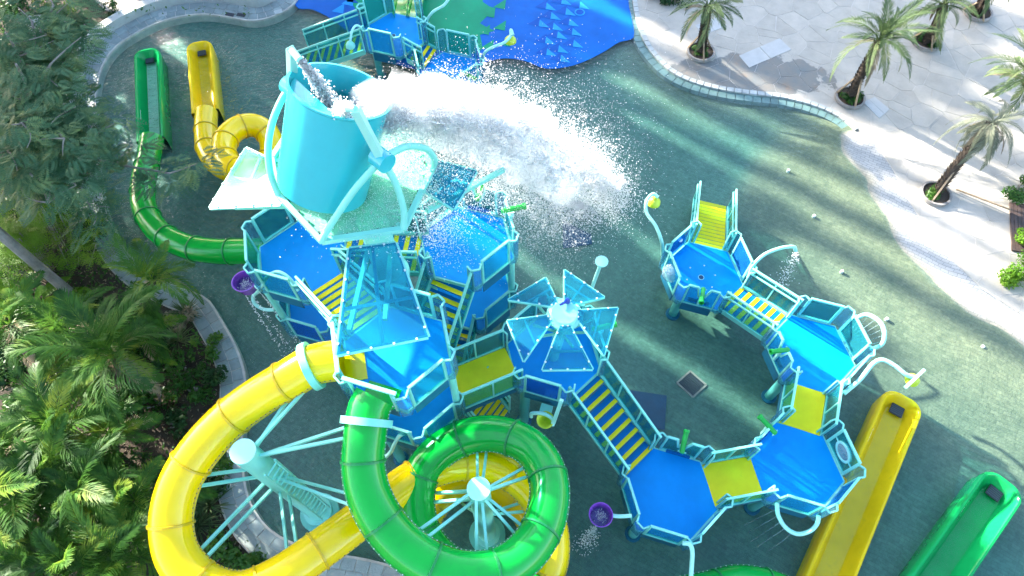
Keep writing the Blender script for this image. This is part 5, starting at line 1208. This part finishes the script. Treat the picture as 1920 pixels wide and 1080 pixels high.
# shrubs and deck at the right edge
def shrub(name, label, c, rad, n, size, mat, seed, ell=(1, 1, .7), group=None, stem=True, aspect=.42):
    c = Vector(c); t = thing(name, c, label, 'shrub', group); V, F = leaf_cloud(n, rad, size, seed, .35, .6, ell, aspect); V[:, 2] += rad*ell[2]*.75; leaf_obj('foliage', V, F, mat, t)
    if stem:
        mb = MB(); rd = random.Random(seed)
        for k in range(4): a_ = rd.uniform(0, 6.28); mb.tube([c, c+Vector((math.cos(a_)*rad*.35, math.sin(a_)*rad*.35, rad*ell[2]*.9))], .02, 6)
        mb.build('stems', 'bark_grey', t)
    return t
for k, (x, y, r_, mt, lab) in enumerate([(1905, 372, .75, 'leaf_shrub', 'loose leafy shrub at the right edge beside the leaning palm'), (1915, 448, .45, 'leaf_bright', 'small bright shrub at the corner of the dark timber deck'), (1885, 515, .55, 'leaf_bright', 'clipped green hedge end at the right edge'), (1935, 520, .75, 'leaf_bright', 'larger hedge piece running off the right edge'), (1270, 0, .75, 'leaf_dark', 'dark low bush at the top edge by the first palm'), (1240, -8, .5, 'leaf_dark', 'small dark bush beside the pool edge at the top')]):
    shrub('shrub', lab, at(x, y, .06), r_, int(1500*r_), .12, mt, 60+k, (1.15, 1, .6), None)
tk = thing('timber_deck', at(1950, 430, .05), 'dark timber deck boards at the right edge', 'deck')
for k in range(7):
    a_, b_ = at(1896+k*7, 380+k*1, .1), at(1900+k*7, 470+k*1, .1); mb = MB(); mb.bar(a_, b_, .10, .05); mb.build('plank', 'wood_dark', tk)
p0, p1 = at(1792, 356, .10), at(1892, 396, .16); mb = MB(); mb.tube([p0+UP*.03, p1+UP*.08], .03, 8); tag(mb.build('shadow_bar', 'wood', base=p0), 'thin bar standing in for a cast shadow line on the plaza by the leaning palm', 'pole')  # solid bar modelled where only a cast shadow line lies

# ---- left garden
PALMS = [((262, 560, .1), (286, 528, 2.4), 17, 1.0, 'silvery palm in front of the bank below the green tube'), ((228, 705, .1), (214, 668, 2.7), 18, 1.1, 'large palm in the middle of the left garden'), ((60, 650, .1), (20, 610, 2.6), 12, 1.0, 'palm at the left edge with long thin fronds'),
         ((150, 860, .1), (120, 812, 2.3), 20, 1.0, 'bushy palm above the sunlit cluster'), ((215, 850, .1), (210, 815, 2.0), 18, .95, 'bushy palm beside the yellow slide bend'), ((70, 965, .1), (30, 930, 2.4), 20, 1.05, 'sunlit palm at the left edge of the bottom cluster'), ((180, 960, .1), (160, 930, 2.2), 20, 1.0, 'sunlit palm in the middle of the bottom cluster'),
         ((110, 1070, .1), (80, 1050, 2.4), 18, 1.05, 'palm in the bottom left corner'), ((240, 1060, .1), (232, 1040, 2.0), 16, .95, 'palm at the bottom edge left of the yellow slide'), ((105, 780, .1), (78, 745, 1.9), 12, .8, 'small palm between the two palm clusters'),
         ((40, 885, .1), (8, 858, 2.2), 16, .95, 'palm cut by the left edge above the bottom cluster'), ((125, 905, .1), (100, 880, 2.5), 18, 1.0, 'tallest sunlit palm of the bottom cluster'), ((262, 965, .1), (252, 940, 1.9), 14, .85, 'low palm pressed against the yellow slide'), ((165, 1075, .1), (150, 1066, 2.4), 16, 1.0, 'palm at the bottom edge between two others'), ((25, 1045, .1), (0, 1015, 2.3), 16, 1.0, 'palm cut by the left edge near the bottom'), ((160, 660, .1), (130, 625, 2.4), 13, .85, 'slim palm beside the bright broad leaves'), ((275, 640, .1), (268, 618, 1.6), 12, .75, 'low palm in front of the boulder')]
for k, (b_, tp, nf, s_, lab) in enumerate(PALMS):
    palm('garden_palm', lab, at(*b_), at(*tp), nf, FP, FPD, s_*(.74, .98, .84, .92, .7, 1.02, .86)[k % 7], .10, .07, 'palms in the left garden', False, (-30, 66), 2 if k in (0, 1, 2) else 1, 70+k)
# tall grey tree whose crown is above the frame, and the feathery tree over the slides
def limb(mb, a, b, r0, r1, n=6, bend=.1, rd=random):
    a, b = Vector(a), Vector(b); L_ = (b-a).length; off = Vector((rd.uniform(-1, 1), rd.uniform(-1, 1), rd.uniform(-.5, .5)))*L_*bend
    path = [a.lerp(b, k/n)+off*math.sin(math.pi*k/n) for k in range(n+1)]; mb.tube(path, [r0+(r1-r0)*k/n for k in range(n+1)], 8); return path
def feather_tree(name, label, base, ends, trunk_top, seed, nleaf, mat, leafL=.5, rb=.75, r0=.16, tr='bark_grey'):
    rd = random.Random(seed); t = thing(name, base, label, 'tree'); mb = MB(); base = Vector(base); tt = Vector(trunk_top); limb(mb, base, tt, r0, r0*.65, 8, .05, rd); mb.build('trunk', tr, t, smooth=True)
    mb = MB(); cs = []
    for e in ends:
        e = Vector(e); p = limb(mb, tt, e, r0*.42, .03, 7, .10, rd); cs += [e, e.lerp(tt, .22)+Vector((rd.uniform(-.3, .3), rd.uniform(-.3, .3), .15))]
        for k in range(5):
            q = p[rd.randint(3, 7)]; e2 = q+Vector((rd.uniform(-.9, .9), rd.uniform(-.9, .9), rd.uniform(-.1, .45))); limb(mb, q, e2, .025, .008, 4, .15, rd); cs.append(e2)
    mb.build('branches', tr, t, smooth=True)
    V, F = pinnate_cloud(nleaf, 1, leafL, 9, seed, centers=[tuple(c-base) for c in cs], rb=rb); leaf_obj('crown', V, F, mat, t); return t
b0 = at(20, 330, .06)
ends = [at(x, y, z) for x, y, z in ((60, 40, 5.2), (130, 45, 4.8), (30, 120, 5.4), (95, 120, 5.0), (165, 60, 4.4), (140, 200, 4.5), (160, 215, 4.0), (318, 325, 3.0), (165, 300, 4.0), (120, 260, 4.6), (40, 230, 5.0), (60, 330, 4.4), (140, 345, 3.8), (170, 390, 3.2), (10, 60, 5.5), (100, 10, 5.2), (20, 290, 4.8), (90, 380, 3.9))]
feather_tree('feathery_tree', 'big feathery leaved tree spreading over the upper left pool bank', b0, ends, at(40, 250, 3.2), 5, 2500, 'leaf_tree', .44, .50, .13)
tb = at(152, 566, .06); ttop = Vector((tb.x-.9, tb.y+.8, 7.5))
t = thing('tall_tree', tb, 'smooth grey leaning trunk rising out of the bright green thicket', 'tree'); mb = MB(); rd = random.Random(3); limb(mb, tb, ttop, .15, .11, 12, .03, rd); mb.build('trunk', 'bark_grey', t, smooth=True)
mb = MB(); cs = []
for k in range(9):
    a_ = k*.7; e = ttop+Vector((math.cos(a_)*2.0-1.6, math.sin(a_)*1.6+1.2, 1.6+.5*(k % 3))); limb(mb, ttop, e, .09, .02, 6, .1, rd); cs.append(tuple(e-tb))
mb.build('branches', 'bark_grey', t, smooth=True); V, F = pinnate_cloud(1300, 1, .5, 8, 77, centers=cs, rb=1.1); leaf_obj('crown', V, F, 'leaf_tree', t)
# bright bamboo-like thicket
bb = at(90, 500, .06); t = thing('bamboo_thicket', bb, 'bright yellow green fine leaved thicket around the grey trunk', 'shrub'); cs = []; mb = MB(); rd = random.Random(9)
for k in range(46):
    a_ = rd.uniform(0, 6.28); r_ = 2.0*math.sqrt(rd.random()); e = bb+Vector((math.cos(a_)*r_*1.15-.2, math.sin(a_)*r_*.95+.1, rd.uniform(1.0, 2.6))); mb.tube([bb.lerp(Vector((e.x, e.y, bb.z)), .6), e], .018, 5); cs.append(tuple(e-bb))
mb.build('canes', 'bark_grey', t); V, F = pinnate_cloud(2600, 1, .42, 7, 91, centers=cs, rb=.5, lw=.022, ll=.10); leaf_obj('foliage', V, F, 'leaf_bright', t)
# understorey
US = [(398, 655, .45, 'leaf_shrub', .12), (412, 705, .40, 'leaf_dark', .12), (415, 790, .42, 'leaf_shrub', .12), (300, 520, .55, 'leaf_dark', .13), (418, 880, .40, 'leaf_shrub', .12), (60, 60, 1.2, 'leaf_dark', .16), (20, 130, 1.2, 'leaf_dark', .16), (100, 40, 1.0, 'leaf_shrub', .15), (110, 200, 1.1, 'leaf_shrub', .15), (30, 260, 1.1, 'leaf_dark', .16), (130, 390, .9, 'leaf_dark', .15), (60, 780, .8, 'leaf_shrub', .15), (15, 640, .8, 'leaf_shrub', .15), (200, 905, .7, 'leaf_shrub', .15), (90, 840, .8, 'leaf_shrub', .15), (300, 655, .75, 'leaf_dark', .16), (345, 700, .6, 'leaf_shrub', .12), (370, 745, .5, 'leaf_shrub', .12), (300, 760, .7, 'leaf_shrub', .13), (250, 770, .6, 'leaf_dark', .14), (340, 800, .5, 'leaf_dark', .14), (40, 700, .7, 'leaf_dark', .15), (130, 700, .6, 'leaf_shrub', .15), (150, 590, .6, 'leaf_bright', .22), (210, 600, .7, 'leaf_dark', .16), (120, 130, .9, 'leaf_dark', .16), (60, 200, 1.0, 'leaf_dark', .16), (150, 270, .8, 'leaf_dark', .15), (80, 330, .9, 'leaf_shrub', .15), (215, 28, .45, 'leaf_dark', .10), (190, 440, .7, 'leaf_dark', .15), (420, 1040, .55, 'leaf_shrub', .16), (480, 1060, .5, 'leaf_shrub', .18), (540, 1072, .45, 'leaf_shrub', .18), (400, 905, .5, 'leaf_dark', .14), (330, 1000, .7, 'leaf_dark', .15), (290, 900, .7, 'leaf_dark', .15), (30, 820, .8, 'leaf_dark', .16), (20, 560, .8, 'leaf_dark', .16), (270, 1000, .7, 'leaf_shrub', .15), (130, 920, .8, 'leaf_dark', .15), (40, 1010, .8, 'leaf_dark', .16), (180, 1020, .8, 'leaf_shrub', .15), (20, 420, .9, 'leaf_dark', .16), (240, 660, .6, 'leaf_shrub', .15)]
WORDS = ['leaning over the bank above the slide', 'tight against the bank, just above the yellow tube', 'against the bank beside the big column', 'spilling over the bank under the silvery palm', 'against the bank behind the struts', 'far up in the top left corner', 'at the left edge under the feathery tree', 'at the top edge left of the sandy path', 'broad and low between pillar and left edge', 'at the left edge level with the chutes', 'dark, just above the bright thicket', 'behind the wooden props', 'at the left edge beside the slim palm', 'wedged between bushy palm and slide', 'low in front of the bushy palm', 'below the silvery palm', 'next to the bank, above the yellow slide', 'against the yellow slide where it bends', 'filling the gap right of the large palm', 'under the fronds of the large palm', 'dark against the bank inside the bend', 'at the left edge under the thin palm', 'between the wooden poles and large palm', 'with big light leaves under the thicket', 'shaded, right of the grey trunk', 'under the feathery tree near the white pillar', 'deep in the upper left corner', 'under the feathery tree beside the bank', 'in the shade left of the green chute', 'small and dark on the sandy path', 'below the feathery tree, above the silvery palm', 'inside the slide curve at the bottom', 'bottom, between slide and bank', 'at the bottom edge beside the bank', 'dark, beside the strut column foot', 'seen through the yellow bend, lower', 'seen beside the yellow bend, upper', 'at the left edge above the cluster', 'at the left edge beneath the thicket', 'sunk between palms near the slide', 'dark in the middle of the palm cluster', 'dark in the lower left cluster', 'low between the bottom palms', 'at the left edge below the branches', 'between silvery palm and large palm']
for k, (x, y, r_, mt, sz) in enumerate(US):
    shrub('garden_shrub', 'leafy garden shrub ' + WORDS[k], at(x, y, .06), r_, int(1000*r_), sz, mt, 100+k, (1.1, 1.1, .75), 'shrubs in the left garden')
c = at(70, 590, .06); t = thing('broad_leaf_plant', c, 'plant with very large bright yellow green leaves at the left', 'plant')
for k in range(9):
    a_ = k*2.4; el = R(35+20*math.sin(k*1.7)); L_ = .95; d = Vector((math.cos(a_)*math.cos(el), math.sin(a_)*math.cos(el), math.sin(el))); s_ = Vector((-math.sin(a_), math.cos(a_), 0)); mb = MB(); rows = []
    for q in range(8):
        f = q/7; w_ = .20*math.sin(math.pi*min(1, .08+f*.92))**.8+.008; p = c+d*(.5+L_*f)-UP*(.35*f*f)+UP*.25; rows += [p-s_*w_+UP*w_*.35, p, p+s_*w_+UP*w_*.35]
    mb.add(rows, [(3*q+j, 3*q+j+1, 3*q+j+4, 3*q+j+3) for q in range(7) for j in range(2)]); mb.tube([c, c+d*.5+UP*.25], .02, 6); mb.build('leaf', 'leaf_bright', t, smooth=True)
# spiky grey bromeliads by the bank
sp = frond_mesh('blade', .8, 2, .02, .25, .02, 3, .2, 'leaf_date')
for k, (x, y, lab) in enumerate([(395, 950, 'grey spiky plant inside the yellow slide curve'), (372, 985, 'second grey spiky plant lower inside the yellow curve'), (350, 590, 'grey tufted plant by the bank bend'), (335, 640, 'tufted plant just below the bank bend')]):
    c = at(x, y, .06); t = thing('spiky_plant', c, lab, 'plant', 'spiky plants by the bank'); V = []; rd = random.Random(k)
    for j in range(90):
        a_ = j*2.4; el = R(rd.uniform(5, 80)); L_ = .75*rd.uniform(.6, 1.1); d = np.array([math.cos(a_)*math.cos(el), math.sin(a_)*math.cos(el), math.sin(el)]); s = np.array([-math.sin(a_), math.cos(a_), 0])*.018
        m_ = d*L_*.55; tip = d*L_-np.array([0, 0, .12]); V.append([-s+[0, 0, .02], m_-s, tip, m_+s])
    leaf_obj('blades', np.array(V).reshape(-1, 3), np.arange(4*len(V)).reshape(-1, 4), 'leaf_date', t)
# bank boulder, wooden props and litter
shrub('dry_shrub', 'brown withered shrub mound beside the bank bend', at(352, 600, .06), .5, 900, .11, 'leaf_palm_dry', 444, (1.3, 1.1, .7))
for k, (a_, b_, lab) in enumerate([((20, 690, .2), (80, 790, .5), 'slanting wooden prop at the left edge, upper one'), ((15, 730, .2), (110, 720, .6), 'level wooden prop crossing at the left edge'), ((60, 660, .8), (75, 720, .1), 'short upright prop at the left edge')]):
    p0, p1 = at(*a_), at(*b_); mb = MB(); mb.tube([p0, p1], .05, 8); tag(mb.build('wooden_prop', 'wood', base=(p0.x, p0.y, .06)), lab, 'pole', 'wooden props in the garden')
V, F = leaf_cloud(5200, 1, .10, 222, .0, 1.0, (1, 1, .0)); g = np.random.default_rng(5); C = []
c0 = np.repeat(np.stack([g.uniform(-16, -6.5, 5200), g.uniform(1.5, 14, 5200), np.full(5200, .075)], -1), 4, 0); V = V.reshape(-1, 4, 3); V = V-V.mean(1, keepdims=True); V = V.reshape(-1, 3)*np.array([1, 1, .3])+c0
# keep litter off the water: only west of the bank
bx = np.array([p.x for p in bank]); by = np.array([p.y for p in bank]); cen = c0.reshape(-1, 4, 3)[:, 0]
kk = np.array([q[0] < np.interp(q[1], by[::-1], bx[::-1])-.75 for q in cen]) if by[0] > by[-1] else np.ones(len(cen), bool)
V = V.reshape(-1, 4, 3)[kk].reshape(-1, 3); o = link('leaf_litter', mesh_np('leaf_litter', V, np.arange(len(V)).reshape(-1, 4)), 'leaf_palm_dry'); tag(o, 'fallen leaves scattered over the garden soil', 'leaves', None, 'stuff')
g = np.random.default_rng(8); n = 26000; gx = g.uniform(-20, -5.5, n); gy = g.uniform(.5, 22, n); lim = np.interp(gy, by[::-1], bx[::-1])-.80; patch = np.sin(gx*1.3+gy*.6)+np.sin(gy*1.7-gx*.8)+g.normal(0, .6, n)
kk = (gx < lim) & (patch > -.5); gx, gy = gx[kk], gy[kk]; n = len(gx); V, F = leaf_cloud(n, 1, .13, 321, .0, 1.2, (1, 1, 0)); V = V.reshape(-1, 4, 3); V = (V-V.mean(1, keepdims=True)); V += np.stack([gx, gy, g.uniform(.12, .55, n)], -1)[:, None]
o = link('ground_cover', mesh_np('ground_cover', V.reshape(-1, 3), F), 'leaf_shrub'); tag(o, 'low green ground cover spread between the garden palms', 'plants', None, 'stuff')
# pale pillar at the far left
c = at(145, 150, 0); t = thing('pale_pillar', c, 'fat pale blue pillar at the upper left beside the bank', 'pillar'); mb = MB(); mb.lathe([(.42, .0), (.42, .08), (.30, .10), (.30, 2.6), (.31, 2.62), (.0, 2.64)], c, n=28); mb.build('shaft', 'coping_pale', t, smooth=True)
mb = MB()
for k in range(12): a_ = R(30*k); mb.box((c.x+.36*math.cos(a_), c.y+.36*math.sin(a_), .10), (.04, .04, .05))
mb.build('base_bolts', 'bolt_dark', t)
c = at(468, -6, 0); t = thing('pale_pillar', c, 'pale column base at the top edge behind the curved wall', 'pillar'); mb = MB(); mb.lathe([(.5, .0), (.5, .3), (.4, .36), (.4, 1.2), (.0, 1.22)], c, n=24); mb.build('shaft', 'white', t, smooth=True)

# ---- tall trees outside the frame, towards the low sun: they shade the pool
def shade_tree(label, p, h, rad, seed, n=5600, lo=.22):
    p = Vector((p[0], p[1], .06)); t = thing('shade_tree', p, label, 'tree', 'tall trees beyond the garden'); rd = random.Random(seed); mb = MB(); top = p+UP*(h*.55); limb(mb, p, top, .34, .2, 8, .03, rd)
    for k in range(7): a_ = k*.9+rd.random(); limb(mb, top-UP*rd.uniform(0, 2), p+Vector((math.cos(a_)*rad*.6, math.sin(a_)*rad*.6, h*rd.uniform(.6, .85))), .14, .03, 6, .1, rd)
    mb.build('trunk', 'bark_grey', t, smooth=True)
    V, F = leaf_cloud(n, 1.0, .62, seed, .2, .4, (rad, rad, h*.5*(1-lo)), .62); V[:, 2] += h*(lo+(1-lo)*.5); V[:, 2] *= h/V[:, 2].max(); leaf_obj('crown', V, F, 'leaf_tree', t)
SD = Vector((sx, sy, 0)); PD = Vector((-sy, sx, 0)); PD = PD if PD.x > 0 else -PD
B0 = Vector((-2.7, 7.6, 0))
ROW = [(-17, 8.0), (-12.5, 8.8), (-8.8, 8.2), (-3.7, 19.8), (-.6, 19.2), (1.6, 19.4), (3.4, 18.6), (5.9, 15.8), (8.6, 17.2), (10.0, 14.6), (12.4, 12.0), (14.0, 11.8), (17.4, 17.6), (18.9, 14.2), (19.4, 17.8), (21.6, 18.4), (24.0, 17.2), (26.6, 17.8)]
for k, (s_, h) in enumerate(ROW):
    q = B0+SD*(27+1.0*((k*7) % 3-1))+PD*s_; shade_tree('tall leafy shade tree number word %d' % k, q, h, ({-3.7: 1.6, 1.6: 1.7, 3.4: 1.0}.get(s_, 2.8 if s_ < 5.5 else 1.6)), 300+k)
THIN = [(10.9, 20.5), (12.3, 20.0), (13.7, 18.6), (14.9, 20.5), (19.6, 19.5)]  # slim unseen crowns added to cast shade stripes over beach and pool
for k, (s_, h) in enumerate(THIN): shade_tree('tall leafy shade tree thin, added for stripes', B0+SD*(27+.5*(k % 2))+PD*s_, h, .22, 400+k, 700, .45)
WD = ['first', 'second', 'third', 'fourth', 'fifth', 'sixth', 'seventh', 'eighth', 'ninth', 'tenth', 'eleventh', 'twelfth', 'thirteenth', 'fourteenth', 'fifteenth', 'sixteenth', 'seventeenth', 'eighteenth', 'nineteenth', 'twentieth', 'twenty first', 'twenty second', 'twenty third']
k = 0
for o in list(COL.objects):
    if o.get('category') == 'tree' and str(o.get('label', '')).startswith('tall leafy shade'):
        o['label'] = 'tall leafy shade tree, %s in the unseen row beyond the garden' % WD[k]; k += 1
